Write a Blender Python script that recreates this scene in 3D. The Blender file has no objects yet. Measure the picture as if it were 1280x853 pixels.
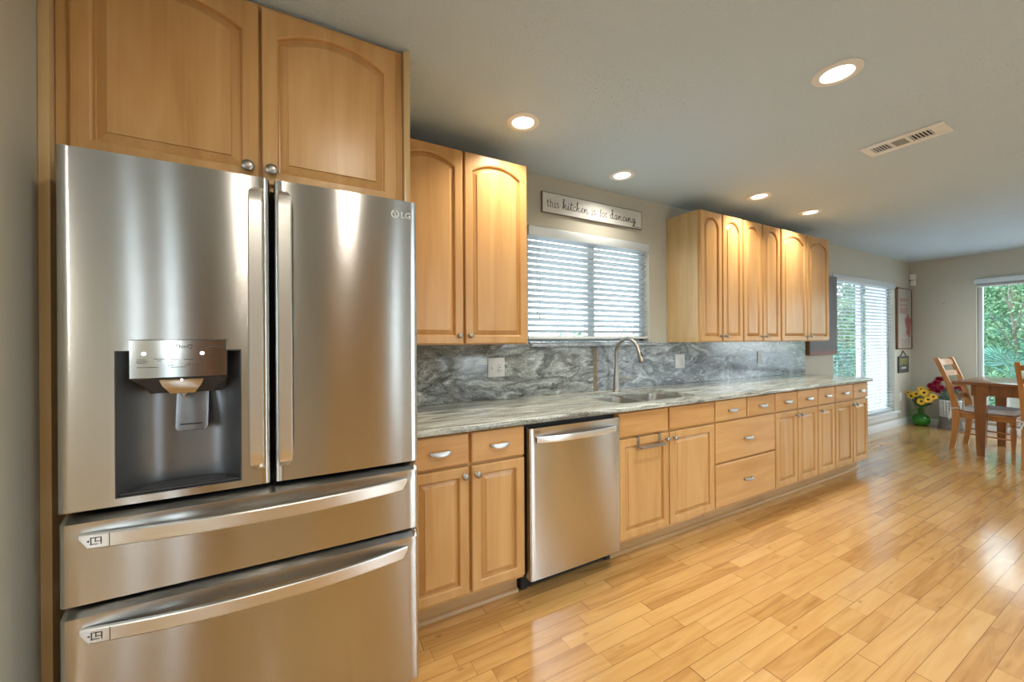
import bpy, bmesh, math, random
from mathutils import Vector, Matrix
random.seed(7)
SC = bpy.context.scene
COL = SC.collection

# ------------------------------------------------------------------ camera, sky, exposure
F_PX, YAW, PITCH, ROLL = 484.96, 0.49995, -0.000256, -0.005748
EYE = Vector((-0.98408, -2.30353, 1.29174))
fw = Vector((math.sin(YAW)*math.cos(PITCH), math.cos(YAW)*math.cos(PITCH), math.sin(PITCH)))
rt = Vector((math.cos(YAW), -math.sin(YAW), 0)); up = rt.cross(fw)
rt2 = rt*math.cos(ROLL) + up*math.sin(ROLL); up2 = -rt*math.sin(ROLL) + up*math.cos(ROLL)
cam_data = bpy.data.cameras.new('camera')
cam_data.sensor_width = 36.0; cam_data.lens = F_PX/1280*36; cam_data.clip_start = 0.02; cam_data.clip_end = 300
cam = bpy.data.objects.new('camera', cam_data); COL.objects.link(cam)
m = Matrix((rt2, up2, -fw)).transposed().to_4x4(); m.translation = EYE
cam.matrix_world = m
SC.camera = cam

SC.view_settings.view_transform = 'Standard'
SC.view_settings.look = 'None'
SC.view_settings.gamma = 1.0
SC.view_settings.use_curve_mapping = False
SC.view_settings.exposure = 0.8

W = bpy.data.worlds.new('sky'); SC.world = W; W.use_nodes = True
wn = W.node_tree.nodes; wl = W.node_tree.links
for n in list(wn): wn.remove(n)
wo = wn.new('ShaderNodeOutputWorld'); wb = wn.new('ShaderNodeBackground')
wt = wn.new('ShaderNodeTexCoord'); ws = wn.new('ShaderNodeSeparateXYZ'); wr = wn.new('ShaderNodeValToRGB')
wl.new(wt.outputs['Generated'], ws.inputs[0]); wl.new(ws.outputs['Z'], wr.inputs[0])
wr.color_ramp.elements[0].position = 0.0; wr.color_ramp.elements[0].color = (0.86, 0.97, 1.0, 1)
wr.color_ramp.elements[1].position = 0.6; wr.color_ramp.elements[1].color = (0.66, 0.83, 1.0, 1)
wl.new(wr.outputs[0], wb.inputs['Color']); wb.inputs['Strength'].default_value = 4.6
wl.new(wb.outputs[0], wo.inputs[0])

CAN_POWER = 5.0
CAN_COLOR = (1.0, 0.91, 0.78)
CEIL_Z = 2.4605
def portal(name, loc, rot, sx, sy):
    """light portal in a window opening: emits nothing, only guides sky sampling"""
    d = bpy.data.lights.new(name, 'AREA'); d.shape = 'RECTANGLE'; d.size = sx; d.size_y = sy
    d.cycles.is_portal = True
    o = bpy.data.objects.new(name, d); o.location = loc; o.rotation_euler = rot; COL.objects.link(o)
    return o
portal('portal_kitchen_window', (0.9925, 0.145, 1.685), (-math.pi/2, 0, 0), 1.18, 0.82)
portal('portal_dining_window', (5.725, 0.145, 1.16), (-math.pi/2, 0, 0), 1.86, 1.86)
portal('portal_far_window', (7.42, -2.03, 1.16), (0, math.pi/2, 0), 1.87, 2.73)
portal('portal_fill_door', (1.65, -5.345, 1.09), (math.pi/2, 0, 0), 1.30, 2.06)
portal('portal_fill_skylight', (1.55, -3.825, CEIL_Z+0.10), (0, 0, 0), 1.7, 1.75)
portal('portal_fill_skylight', (6.1, -3.825, CEIL_Z+0.10), (0, 0, 0), 1.8, 1.75)
portal('portal_fill_hall_window', (-4.745, -3.4, 1.21), (0, -math.pi/2, 0), 1.82, 2.2)
portal('portal_hall_window', (-2.475, -5.345, 1.235), (math.pi/2, 0, 0), 0.55, 1.77)
portal('portal_back_window', (0.465, -5.345, 1.51), (math.pi/2, 0, 0), 0.17, 1.22)

# ------------------------------------------------------------------ materials
def new_mat(name):
    mt = bpy.data.materials.new(name); mt.use_nodes = True
    nt = mt.node_tree; b = nt.nodes['Principled BSDF']
    return mt, nt, b
def plain(name, color, rough=0.5, metal=0.0, noise=0.06, scale=30, bump=0.0, **kw):
    """one colour with slight procedural mottling"""
    mt, nt, b = new_mat(name)
    tc = nt.nodes.new('ShaderNodeTexCoord'); nz = nt.nodes.new('ShaderNodeTexNoise')
    nz.inputs['Scale'].default_value = scale; nz.inputs['Detail'].default_value = 4
    nt.links.new(tc.outputs['Object'], nz.inputs['Vector'])
    mx = nt.nodes.new('ShaderNodeMix'); mx.data_type = 'RGBA'
    mx.inputs['A'].default_value = tuple(c*(1-noise) for c in color) + (1,)
    mx.inputs['B'].default_value = tuple(min(1, c*(1+noise)) for c in color) + (1,)
    nt.links.new(nz.outputs['Fac'], mx.inputs['Factor']); nt.links.new(mx.outputs['Result'], b.inputs['Base Color'])
    b.inputs['Roughness'].default_value = rough; b.inputs['Metallic'].default_value = metal
    for k, v in kw.items(): b.inputs[k].default_value = v
    if bump:
        bp = nt.nodes.new('ShaderNodeBump'); bp.inputs['Strength'].default_value = bump; bp.inputs['Distance'].default_value = 0.002
        nt.links.new(nz.outputs['Fac'], bp.inputs['Height']); nt.links.new(bp.outputs[0], b.inputs['Normal'])
    return mt
def ramp(nt, stops):
    r = nt.nodes.new('ShaderNodeValToRGB'); e = r.color_ramp.elements
    while len(e) < len(stops): e.new(0.5)
    for el, (p, c) in zip(e, stops): el.position = p; el.color = tuple(c) + (1,)
    return r
def wood(name, stops, axis='z', rough=0.30, grain=1.0, spec=0.4, vary=0.10):
    mt, nt, b = new_mat(name); N = nt.nodes.new; L = nt.links.new
    tc = N('ShaderNodeTexCoord'); oi = N('ShaderNodeObjectInfo')
    mp = N('ShaderNodeMapping'); s = {'x': (1.1, 11, 11), 'y': (11, 1.1, 11), 'z': (11, 11, 1.1)}[axis]
    mp.inputs['Scale'].default_value = tuple(v*grain for v in s)
    ad = N('ShaderNodeVectorMath'); ad.operation = 'ADD'
    sc = N('ShaderNodeMath'); sc.operation = 'MULTIPLY'; sc.inputs[1].default_value = 37.0
    L(oi.outputs['Random'], sc.inputs[0]); L(tc.outputs['Object'], mp.inputs['Vector'])
    L(mp.outputs[0], ad.inputs[0]); L(sc.outputs[0], ad.inputs[1])
    n1 = N('ShaderNodeTexNoise'); n1.inputs['Scale'].default_value = 1.0; n1.inputs['Detail'].default_value = 5; n1.inputs['Distortion'].default_value = 0.9
    L(ad.outputs[0], n1.inputs['Vector'])
    m2 = N('ShaderNodeVectorMath'); m2.operation = 'MULTIPLY'
    m2.inputs[1].default_value = {'x': (1.5, 9, 9), 'y': (9, 1.5, 9), 'z': (9, 9, 1.5)}[axis]
    L(ad.outputs[0], m2.inputs[0])
    n2 = N('ShaderNodeTexNoise'); n2.inputs['Scale'].default_value = 1.0; n2.inputs['Detail'].default_value = 2
    L(m2.outputs[0], n2.inputs['Vector'])
    mx = N('ShaderNodeMath'); mx.operation = 'MULTIPLY_ADD'; mx.inputs[1].default_value = 0.22
    L(n2.outputs['Fac'], mx.inputs[0]); L(n1.outputs['Fac'], mx.inputs[2])
    sb = N('ShaderNodeMath'); sb.operation = 'MULTIPLY_ADD'; sb.inputs[1].default_value = vary; 
    L(oi.outputs['Random'], sb.inputs[0]); L(mx.outputs[0], sb.inputs[2])
    s2 = N('ShaderNodeMath'); s2.operation = 'SUBTRACT'; s2.inputs[1].default_value = 0.11 + vary/2; L(sb.outputs[0], s2.inputs[0])
    r = ramp(nt, stops); L(s2.outputs[0], r.inputs[0]); L(r.outputs[0], b.inputs['Base Color'])
    b.inputs['Roughness'].default_value = rough; b.inputs['Specular IOR Level'].default_value = spec
    return mt
MAPLE = [(0.25, (0.47, 0.245, 0.083)), (0.45, (0.55, 0.305, 0.11)), (0.62, (0.595, 0.345, 0.135)), (0.8, (0.64, 0.39, 0.165))]
maple_v = wood('maple_vertical', MAPLE, 'z')
maple_h = wood('maple_horizontal', [(p, (c[0]*1.03, c[1]*1.0, c[2]*1.0)) for p, c in MAPLE], 'x', vary=0.2)
maple_side = wood('maple_side_panel', [(0.25, (0.50, 0.33, 0.145)), (0.5, (0.60, 0.42, 0.205)), (0.8, (0.66, 0.48, 0.25))], 'z', rough=0.3)
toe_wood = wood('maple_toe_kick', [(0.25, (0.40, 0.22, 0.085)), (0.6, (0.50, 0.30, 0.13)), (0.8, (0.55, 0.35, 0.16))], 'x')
pine = wood('pine_chair', [(0.25, (0.30, 0.115, 0.03)), (0.5, (0.43, 0.185, 0.055)), (0.8, (0.52, 0.25, 0.085))], 'z', rough=0.3)
table_wood = wood('cherry_table', [(0.25, (0.16, 0.058, 0.018)), (0.5, (0.23, 0.09, 0.03)), (0.8, (0.31, 0.13, 0.045))], 'z', rough=0.28)
table_top_wood = wood('cherry_table_top', [(0.25, (0.12, 0.042, 0.018)), (0.5, (0.19, 0.075, 0.032)), (0.8, (0.25, 0.11, 0.05))], 'y', rough=0.22)
brown_edge = wood('brown_frame_wood', [(0.25, (0.12, 0.055, 0.025)), (0.6, (0.2, 0.10, 0.045)), (0.8, (0.25, 0.13, 0.06))], 'z')

def steel(name, color, rough=0.25, aniso=0.75, brush='x', smear=0.0):
    mt, nt, b = new_mat(name); N = nt.nodes.new; L = nt.links.new
    tc = N('ShaderNodeTexCoord'); mp = N('ShaderNodeMapping')
    mp.inputs['Scale'].default_value = (1.5, 1.5, 900) if brush == 'x' else (900, 900, 1.5)
    nz = N('ShaderNodeTexNoise'); nz.inputs['Scale'].default_value = 1.0; nz.inputs['Detail'].default_value = 2
    L(tc.outputs['Object'], mp.inputs[0]); L(mp.outputs[0], nz.inputs['Vector'])
    r = N('ShaderNodeMapRange'); r.inputs['To Min'].default_value = rough*0.85; r.inputs['To Max'].default_value = rough*1.2
    L(nz.outputs['Fac'], r.inputs[0]); L(r.outputs[0], b.inputs['Roughness'])
    mx = N('ShaderNodeMix'); mx.data_type = 'RGBA'
    mx.inputs['A'].default_value = tuple(c*0.96 for c in color)+(1,); mx.inputs['B'].default_value = tuple(min(1, c*1.04) for c in color)+(1,)
    L(nz.outputs['Fac'], mx.inputs['Factor']); L(mx.outputs['Result'], b.inputs['Base Color'])
    b.inputs['Metallic'].default_value = 1.0
    b.inputs['Anisotropic'].default_value = aniso
    tg = N('ShaderNodeTangent'); tg.direction_type = 'RADIAL'; tg.axis = 'Z'
    L(tg.outputs[0], b.inputs['Tangent'])
    b.inputs['Anisotropic Rotation'].default_value = 0.25 if brush == 'x' else 0.0
    if smear:   # brushing grooves tilt the surface up and down at a microscopic scale
        wn_ = N('ShaderNodeTexWhiteNoise'); wn_.noise_dimensions = '3D'; sc_ = N('ShaderNodeVectorMath'); sc_.operation = 'SCALE'; sc_.inputs['Scale'].default_value = 7919.0
        L(tc.outputs['Object'], sc_.inputs[0]); L(sc_.outputs[0], wn_.inputs['Vector'])
        cs = N('ShaderNodeSeparateColor'); L(wn_.outputs['Color'], cs.inputs[0])
        m1 = N('ShaderNodeMath'); m1.operation = 'ADD'; L(cs.outputs[0], m1.inputs[0]); L(cs.outputs[1], m1.inputs[1])
        m2 = N('ShaderNodeMath'); m2.operation = 'MULTIPLY_ADD'; m2.inputs[1].default_value = smear; m2.inputs[2].default_value = -smear; L(m1.outputs[0], m2.inputs[0])
        cb_ = N('ShaderNodeCombineXYZ'); L(m2.outputs[0], cb_.inputs[2])
        ge = N('ShaderNodeNewGeometry'); av = N('ShaderNodeVectorMath'); av.operation = 'ADD'; L(ge.outputs['Normal'], av.inputs[0]); L(cb_.outputs[0], av.inputs[1])
        nv = N('ShaderNodeVectorMath'); nv.operation = 'NORMALIZE'; L(av.outputs[0], nv.inputs[0]); L(nv.outputs[0], b.inputs['Normal'])
    return mt
steel_front = steel('brushed_stainless', (0.56, 0.558, 0.548), 0.17, 0.9, smear=0.22)
steel_handle = steel('satin_stainless_handle', (0.79, 0.78, 0.75), 0.30, 0.4)
steel_sink = steel('sink_stainless', (0.42, 0.40, 0.37), 0.42, 0.0)
nickel = plain('brushed_nickel', (0.38, 0.355, 0.32), 0.33, 1.0, 0.05)
nickel_bright = plain('satin_nickel_pull', (0.50, 0.48, 0.45), 0.36, 1.0, 0.05)
steel_dark = plain('dispenser_grey_steel', (0.20, 0.205, 0.215), 0.33, 0.85, 0.05)
panel_gloss = plain('mirror_grey_panel', (0.55, 0.545, 0.52), 0.08, 1.0, 0.02)
black = plain('black_rubber', (0.012, 0.011, 0.011), 0.6, 0, 0.1)
dark_grey = plain('dark_grey_plastic', (0.045, 0.045, 0.047), 0.5, 0, 0.1)
white_paint = plain('white_trim_paint', (0.72, 0.73, 0.72), 0.4, 0, 0.02)
white_plastic = plain('white_plastic', (0.74, 0.75, 0.73), 0.35, 0, 0.02)
vinyl = plain('white_window_vinyl', (0.58, 0.63, 0.65), 0.4, 0, 0.02)
ink = plain('black_lettering', (0.055, 0.055, 0.058), 0.6, 0, 0.1)
light_logo = plain('silver_logo', (0.75, 0.80, 0.77), 0.5, 0.0, 0.03)
cream_plate = plain('wall_plate_plastic', (0.66, 0.67, 0.65), 0.4, 0, 0.03)
cord_white = plain('white_cord', (0.65, 0.66, 0.65), 0.7)
fabric = plain('grey_white_cushion_fabric', (0.56, 0.55, 0.53), 0.9, 0, 0.15, 40, 0.3)
sign_white = plain('whitewashed_board', (0.66, 0.66, 0.63), 0.6, 0, 0.07, 18)
slate = plain('slate_sign', (0.07, 0.072, 0.068), 0.6, 0, 0.1)
yellow_ink = plain('yellow_lettering', (0.36, 0.33, 0.08), 0.6)
white_ink = plain('white_lettering', (0.55, 0.55, 0.52), 0.6)
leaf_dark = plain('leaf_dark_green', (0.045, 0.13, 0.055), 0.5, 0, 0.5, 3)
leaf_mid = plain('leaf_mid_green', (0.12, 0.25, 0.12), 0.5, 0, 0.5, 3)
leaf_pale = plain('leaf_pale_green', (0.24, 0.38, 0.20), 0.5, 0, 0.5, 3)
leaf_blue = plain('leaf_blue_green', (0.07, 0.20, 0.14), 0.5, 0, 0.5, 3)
bark = plain('bark', (0.16, 0.15, 0.11), 0.9, 0, 0.3, 20, 0.5)
petal_yellow = plain('sunflower_petal', (0.78, 0.50, 0.03), 0.6, 0, 0.15)
petal_red = plain('crimson_petal', (0.34, 0.012, 0.045), 0.6, 0, 0.2)
seed_brown = plain('sunflower_centre', (0.08, 0.025, 0.012), 0.9, 0, 0.4, 200, 0.5)
stem_green = plain('flower_stem', (0.07, 0.15, 0.035), 0.6)
stem_grey = plain('grey_green_foliage', (0.14, 0.22, 0.17), 0.7, 0, 0.3)
wicker = plain('whitewashed_wicker', (0.58, 0.60, 0.58), 0.7, 0, 0.15, 60, 0.3)
wicker_gap = plain('dark_wicker_lining', (0.07, 0.07, 0.07), 0.9)
stand_grey = plain('weathered_grey_stand', (0.15, 0.13, 0.115), 0.6, 0, 0.25, 25)
art_paper = plain('aged_poster_paper', (0.35, 0.325, 0.275), 0.7, 0, 0.12, 12)
art_red = plain('poster_red_print', (0.28, 0.085, 0.075), 0.7, 0, 0.4, 40)
art_pink = plain('poster_faded_red_print', (0.30, 0.185, 0.16), 0.7, 0, 0.25, 60)
art_grey = plain('slate_blue_canvas', (0.17, 0.17, 0.18), 0.7, 0, 0.25, 14)
art_rose = plain('dusky_rose_band', (0.27, 0.15, 0.155), 0.7, 0, 0.2, 20)
grass_mat = plain('pale_patio_concrete', (0.42, 0.41, 0.38), 0.9, 0, 0.15, 2)
stucco_white = plain('white_stucco', (0.42, 0.44, 0.44), 0.8, 0, 0.04, 20)
led = None

def wall_mat(name, color, bump=0.15):
    return plain(name, color, 0.75, 0, 0.025, 90, bump)
wall_paint = wall_mat('greige_wall_paint', (0.49, 0.47, 0.39))
ceiling_paint = None
def make_ceiling():
    mt, nt, b = new_mat('textured_ceiling_paint'); N = nt.nodes.new; L = nt.links.new
    g = N('ShaderNodeNewGeometry')
    n1 = N('ShaderNodeTexNoise'); n1.inputs['Scale'].default_value = 85; n1.inputs['Detail'].default_value = 3
    n2 = N('ShaderNodeTexNoise'); n2.inputs['Scale'].default_value = 1.3; n2.inputs['Detail'].default_value = 3
    L(g.outputs['Position'], n1.inputs['Vector']); L(g.outputs['Position'], n2.inputs['Vector'])
    # darker speckle gathered in patches
    t1 = N('ShaderNodeMapRange'); t1.inputs['From Min'].default_value = 0.62; t1.inputs['From Max'].default_value = 0.72
    t2 = N('ShaderNodeMapRange'); t2.inputs['From Min'].default_value = 0.50; t2.inputs['From Max'].default_value = 0.68
    L(n1.outputs['Fac'], t1.inputs[0]); L(n2.outputs['Fac'], t2.inputs[0])
    mu = N('ShaderNodeMath'); mu.operation = 'MULTIPLY'; L(t1.outputs[0], mu.inputs[0]); L(t2.outputs[0], mu.inputs[1])
    mx = N('ShaderNodeMix'); mx.data_type = 'RGBA'
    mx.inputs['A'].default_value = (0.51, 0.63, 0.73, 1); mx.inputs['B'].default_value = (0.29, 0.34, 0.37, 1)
    L(mu.outputs[0], mx.inputs['Factor']); L(mx.outputs['Result'], b.inputs['Base Color'])
    bp = N('ShaderNodeBump'); bp.inputs['Strength'].default_value = 0.6; bp.inputs['Distance'].default_value = 0.008
    L(n1.outputs['Fac'], bp.inputs['Height']); L(bp.outputs[0], b.inputs['Normal'])
    b.inputs['Roughness'].default_value = 0.8
    return mt
ceiling_paint = make_ceiling()

def make_floor():
    mt, nt, b = new_mat('maple_plank_floor'); L = nt.links.new
    def M(op, a, bb=None, c=None):
        n = nt.nodes.new('ShaderNodeMath'); n.operation = op
        for i, v in enumerate((a, bb, c)):
            if v is None: continue
            if isinstance(v, (int, float)): n.inputs[i].default_value = v
            else: L(v, n.inputs[i])
        return n.outputs[0]
    g = nt.nodes.new('ShaderNodeNewGeometry'); sp = nt.nodes.new('ShaderNodeSeparateXYZ'); L(g.outputs['Position'], sp.inputs[0])
    x, y = sp.outputs['X'], sp.outputs['Y']
    PW = 0.0733
    v = M('DIVIDE', M('ADD', y, 0.702), PW); row = M('FLOOR', v); fv = M('FRACT', v)
    def wn(a, bb=None):
        n = nt.nodes.new('ShaderNodeTexWhiteNoise'); n.noise_dimensions = '2D'
        cb = nt.nodes.new('ShaderNodeCombineXYZ'); L(a, cb.inputs[0])
        if bb is not None: L(bb, cb.inputs[1])
        L(cb.outputs[0], n.inputs['Vector']); return n.outputs['Value']
    r0 = wn(row)
    PL = M('MULTIPLY_ADD', r0, 0.25, 0.36)                     # board length differs row to row
    u = M('DIVIDE', M('MULTIPLY_ADD', wn(M('ADD', row, 31.7)), 3.0, x), PL)
    # warp so board lengths vary inside one row
    u = M('ADD', u, M('MULTIPLY', M('SINE', M('MULTIPLY_ADD', u, 1.9, M('MULTIPLY', row, 2.3))), 0.28))
    cell = M('FLOOR', u); fu = M('FRACT', u)
    rnd = wn(cell, row); rnd2 = wn(M('ADD', cell, 11.3), row)
    cb = nt.nodes.new('ShaderNodeCombineXYZ')
    L(M('MULTIPLY_ADD', x, 2.2, M('MULTIPLY', rnd, 40.0)), cb.inputs[0]); L(M('MULTIPLY', y, 22.0), cb.inputs[1]); L(M('MULTIPLY', rnd2, 9.0), cb.inputs[2])
    nz = nt.nodes.new('ShaderNodeTexNoise'); nz.inputs['Scale'].default_value = 1.0; nz.inputs['Detail'].default_value = 5; nz.inputs['Distortion'].default_value = 1.2
    L(cb.outputs[0], nz.inputs['Vector'])
    val = M('ADD', M('MULTIPLY', nz.outputs['Fac'], 0.62), M('MULTIPLY', rnd, 0.24))
    r = ramp(nt, [(0.20, (0.38, 0.18, 0.05)), (0.38, (0.54, 0.29, 0.092)), (0.52, (0.61, 0.35, 0.12)), (0.72, (0.66, 0.41, 0.165))])
    L(val, r.inputs[0])
    # small knots
    kn = nt.nodes.new('ShaderNodeTexVoronoi'); kn.inputs['Scale'].default_value = 5.0
    cb2 = nt.nodes.new('ShaderNodeCombineXYZ'); L(M('MULTIPLY', x, 0.9), cb2.inputs[0]); L(M('MULTIPLY', y, 2.0), cb2.inputs[1])
    L(cb2.outputs[0], kn.inputs['Vector'])
    kf = nt.nodes.new('ShaderNodeMapRange'); kf.inputs['From Min'].default_value = 0.03; kf.inputs['From Max'].default_value = 0.10; kf.inputs['To Min'].default_value = 0.55; kf.inputs['To Max'].default_value = 0.0
    L(kn.outputs['Distance'], kf.inputs[0])
    k1 = nt.nodes.new('ShaderNodeMix'); k1.data_type = 'RGBA'; k1.inputs['B'].default_value = (0.26, 0.11, 0.035, 1)
    L(kf.outputs[0], k1.inputs['Factor']); L(r.outputs[0], k1.inputs['A'])
    # seams
    ev = M('MINIMUM', fv, M('SUBTRACT', 1.0, fv)); ev = M('MULTIPLY', ev, PW)
    eu = M('MULTIPLY', M('MINIMUM', fu, M('SUBTRACT', 1.0, fu)), PL)
    seam = M('LESS_THAN', M('MINIMUM', ev, eu), 0.0011)
    s1 = nt.nodes.new('ShaderNodeMix'); s1.data_type = 'RGBA'; s1.inputs['B'].default_value = (0.17, 0.075, 0.025, 1)
    L(M('MULTIPLY', seam, 0.85), s1.inputs['Factor']); L(k1.outputs['Result'], s1.inputs['A'])
    L(s1.outputs['Result'], b.inputs['Base Color'])
    n3 = nt.nodes.new('ShaderNodeTexNoise'); n3.inputs['Scale'].default_value = 9.0; L(g.outputs['Position'], n3.inputs['Vector'])
    L(M('ADD', M('MULTIPLY', n3.outputs['Fac'], 0.06), M('MULTIPLY_ADD', rnd2, 0.04, 0.10)), b.inputs['Roughness'])
    b.inputs['Specular IOR Level'].default_value = 0.5
    b.inputs['Coat Weight'].default_value = 0.7; b.inputs['Coat Roughness'].default_value = 0.15
    bp = nt.nodes.new('ShaderNodeBump'); bp.inputs['Strength'].default_value = 0.25; bp.inputs['Distance'].default_value = 0.002
    h = M('ADD', M('MULTIPLY', seam, -1.0), M('MULTIPLY', rnd, 0.25))
    L(h, bp.inputs['Height']); L(bp.outputs[0], b.inputs['Normal'])
    return mt
floor_mat = make_floor()

def granite(name, stops, scale, warp, stretch=(1, 1, 1), rough=0.12, brown=None, seed=0.0):
    mt, nt, b = new_mat(name); N = nt.nodes.new; L = nt.links.new
    g = N('ShaderNodeNewGeometry'); mp = N('ShaderNodeMapping'); mp.inputs['Scale'].default_value = stretch
    mp.inputs['Location'].default_value = (seed, seed*0.7, seed*1.3)
    L(g.outputs['Position'], mp.inputs[0])
    w1 = N('ShaderNodeTexNoise'); w1.inputs['Scale'].default_value = scale*0.45; w1.inputs['Detail'].default_value = 4
    L(mp.outputs[0], w1.inputs['Vector'])
    sub = N('ShaderNodeVectorMath'); sub.operation = 'SUBTRACT'; sub.inputs[1].default_value = (0.5, 0.5, 0.5); L(w1.outputs['Color'], sub.inputs[0])
    scl = N('ShaderNodeVectorMath'); scl.operation = 'SCALE'; scl.inputs['Scale'].default_value = warp; L(sub.outputs[0], scl.inputs[0])
    add = N('ShaderNodeVectorMath'); add.operation = 'ADD'; L(mp.outputs[0], add.inputs[0]); L(scl.outputs[0], add.inputs[1])
    n1 = N('ShaderNodeTexNoise'); n1.inputs['Scale'].default_value = scale; n1.inputs['Detail'].default_value = 9; n1.inputs['Roughness'].default_value = 0.68; n1.inputs['Distortion'].default_value = 1.4
    L(add.outputs[0], n1.inputs['Vector'])
    n2 = N('ShaderNodeTexNoise'); n2.inputs['Scale'].default_value = 130; n2.inputs['Detail'].default_value = 2
    L(g.outputs['Position'], n2.inputs['Vector'])
    ma = N('ShaderNodeMath'); ma.operation = 'MULTIPLY_ADD'; ma.inputs[1].default_value = 0.30; L(n2.outputs['Fac'], ma.inputs[0]); L(n1.outputs['Fac'], ma.inputs[2])
    s = N('ShaderNodeMath'); s.operation = 'SUBTRACT'; s.inputs[1].default_value = 0.15; L(ma.outputs[0], s.inputs[0])
    r = ramp(nt, stops); L(s.outputs[0], r.inputs[0])
    out = r.outputs[0]
    if brown:
        n3 = N('ShaderNodeTexNoise'); n3.inputs['Scale'].default_value = scale*0.5; n3.inputs['Detail'].default_value = 3; L(add.outputs[0], n3.inputs['Vector'])
        mr = N('ShaderNodeMapRange'); mr.inputs['From Min'].default_value = 0.5; mr.inputs['From Max'].default_value = 0.68; mr.inputs['To Max'].default_value = brown[1]
        L(n3.outputs['Fac'], mr.inputs[0])
        mx = N('ShaderNodeMix'); mx.data_type = 'RGBA'; mx.blend_type = 'MIX'; mx.inputs['B'].default_value = brown[0] + (1,)
        L(mr.outputs[0], mx.inputs['Factor']); L(out, mx.inputs['A']); out = mx.outputs['Result']
    L(out, b.inputs['Base Color']); b.inputs['Roughness'].default_value = rough
    return mt
GR = [(0.30, (0.035, 0.04, 0.045)), (0.41, (0.12, 0.13, 0.135)), (0.50, (0.24, 0.265, 0.27)), (0.58, (0.38, 0.42, 0.42)), (0.67, (0.70, 0.74, 0.73))]
granite_left = granite('green_grey_swirl_granite', [(p, (c[0]*1.15, c[1]*1.13, c[2]*1.08)) for p, c in GR], 4.2, 1.0, (0.8, 1, 1.9), brown=((0.20, 0.17, 0.14), 0.4))
granite_right = granite('blue_grey_swirl_granite', [(p, (c[0]*0.85+0.08, c[1]*0.88+0.09, c[2]*0.95+0.10)) for p, c in GR], 5.0, 1.0, (0.8, 1, 1.9), seed=3.1)
granite_top = granite('streaked_granite_top', [(0.30, (0.07, 0.07, 0.065)), (0.41, (0.22, 0.225, 0.20)), (0.50, (0.38, 0.40, 0.36)), (0.59, (0.56, 0.59, 0.54)), (0.70, (0.76, 0.79, 0.75))], 4.5, 0.5, (0.45, 4.0, 4.0), rough=0.1, brown=((0.27, 0.24, 0.16), 0.5), seed=1.7)

def glass_mat(name, tint=(1, 1, 1), refl=0.10):
    """thin pane: mostly straight-through, a little mirror"""
    mt = bpy.data.materials.new(name); mt.use_nodes = True; nt = mt.node_tree
    for n in list(nt.nodes): nt.nodes.remove(n)
    o = nt.nodes.new('ShaderNodeOutputMaterial'); t = nt.nodes.new('ShaderNodeBsdfTransparent'); gl = nt.nodes.new('ShaderNodeBsdfGlossy')
    gl.inputs['Roughness'].default_value = 0.02; t.inputs['Color'].default_value = tint + (1,)
    lw0 = nt.nodes.new('ShaderNodeLayerWeight'); lw0.inputs['Blend'].default_value = 0.5
    pw = nt.nodes.new('ShaderNodeMath'); pw.operation = 'POWER'; pw.inputs[1].default_value = 5.0; nt.links.new(lw0.outputs['Facing'], pw.inputs[0])
    lw = nt.nodes.new('ShaderNodeMath'); lw.operation = 'MULTIPLY_ADD'; lw.inputs[1].default_value = 0.85; lw.inputs[2].default_value = 0.035; nt.links.new(pw.outputs[0], lw.inputs[0])
    mx = nt.nodes.new('ShaderNodeMixShader')
    nt.links.new(lw.outputs[0], mx.inputs[0]); nt.links.new(t.outputs[0], mx.inputs[1]); nt.links.new(gl.outputs[0], mx.inputs[2]); nt.links.new(mx.outputs[0], o.inputs[0])
    return mt
pane_glass = glass_mat('window_glass')
def green_glass_mat():
    mt, nt, b = new_mat('green_bottle_glass')
    b.inputs['Base Color'].default_value = (0.30, 0.78, 0.20, 1); b.inputs['Transmission Weight'].default_value = 0.95
    b.inputs['Roughness'].default_value = 0.06; b.inputs['IOR'].default_value = 1.45
    return mt
green_glass = green_glass_mat()
def blind_mat():
    mt = bpy.data.materials.new('white_blind_slat'); mt.use_nodes = True; nt = mt.node_tree; b = nt.nodes['Principled BSDF']
    b.inputs['Base Color'].default_value = (0.46, 0.50, 0.515, 1); b.inputs['Roughness'].default_value = 0.45
    tr = nt.nodes.new('ShaderNodeBsdfTranslucent'); tr.inputs['Color'].default_value = (0.75, 0.82, 0.83, 1)
    mx = nt.nodes.new('ShaderNodeMixShader'); mx.inputs[0].default_value = 0.04
    o = nt.nodes['Material Output']
    nt.links.new(b.outputs[0], mx.inputs[1]); nt.links.new(tr.outputs[0], mx.inputs[2]); nt.links.new(mx.outputs[0], o.inputs[0])
    return mt
blind_white = blind_mat()
def emit(name, color, strength):
    mt = bpy.data.materials.new(name); mt.use_nodes = True; nt = mt.node_tree; b = nt.nodes['Principled BSDF']
    b.inputs['Base Color'].default_value = (0.8, 0.8, 0.8, 1)
    b.inputs['Emission Color'].default_value = color + (1,); b.inputs['Emission Strength'].default_value = strength
    return mt
lamp_lens = emit('lit_lamp_lens', (1.0, 0.93, 0.82), 2.6)
led = emit('lit_indicator', (0.85, 0.85, 1.0), 2.5)

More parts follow.
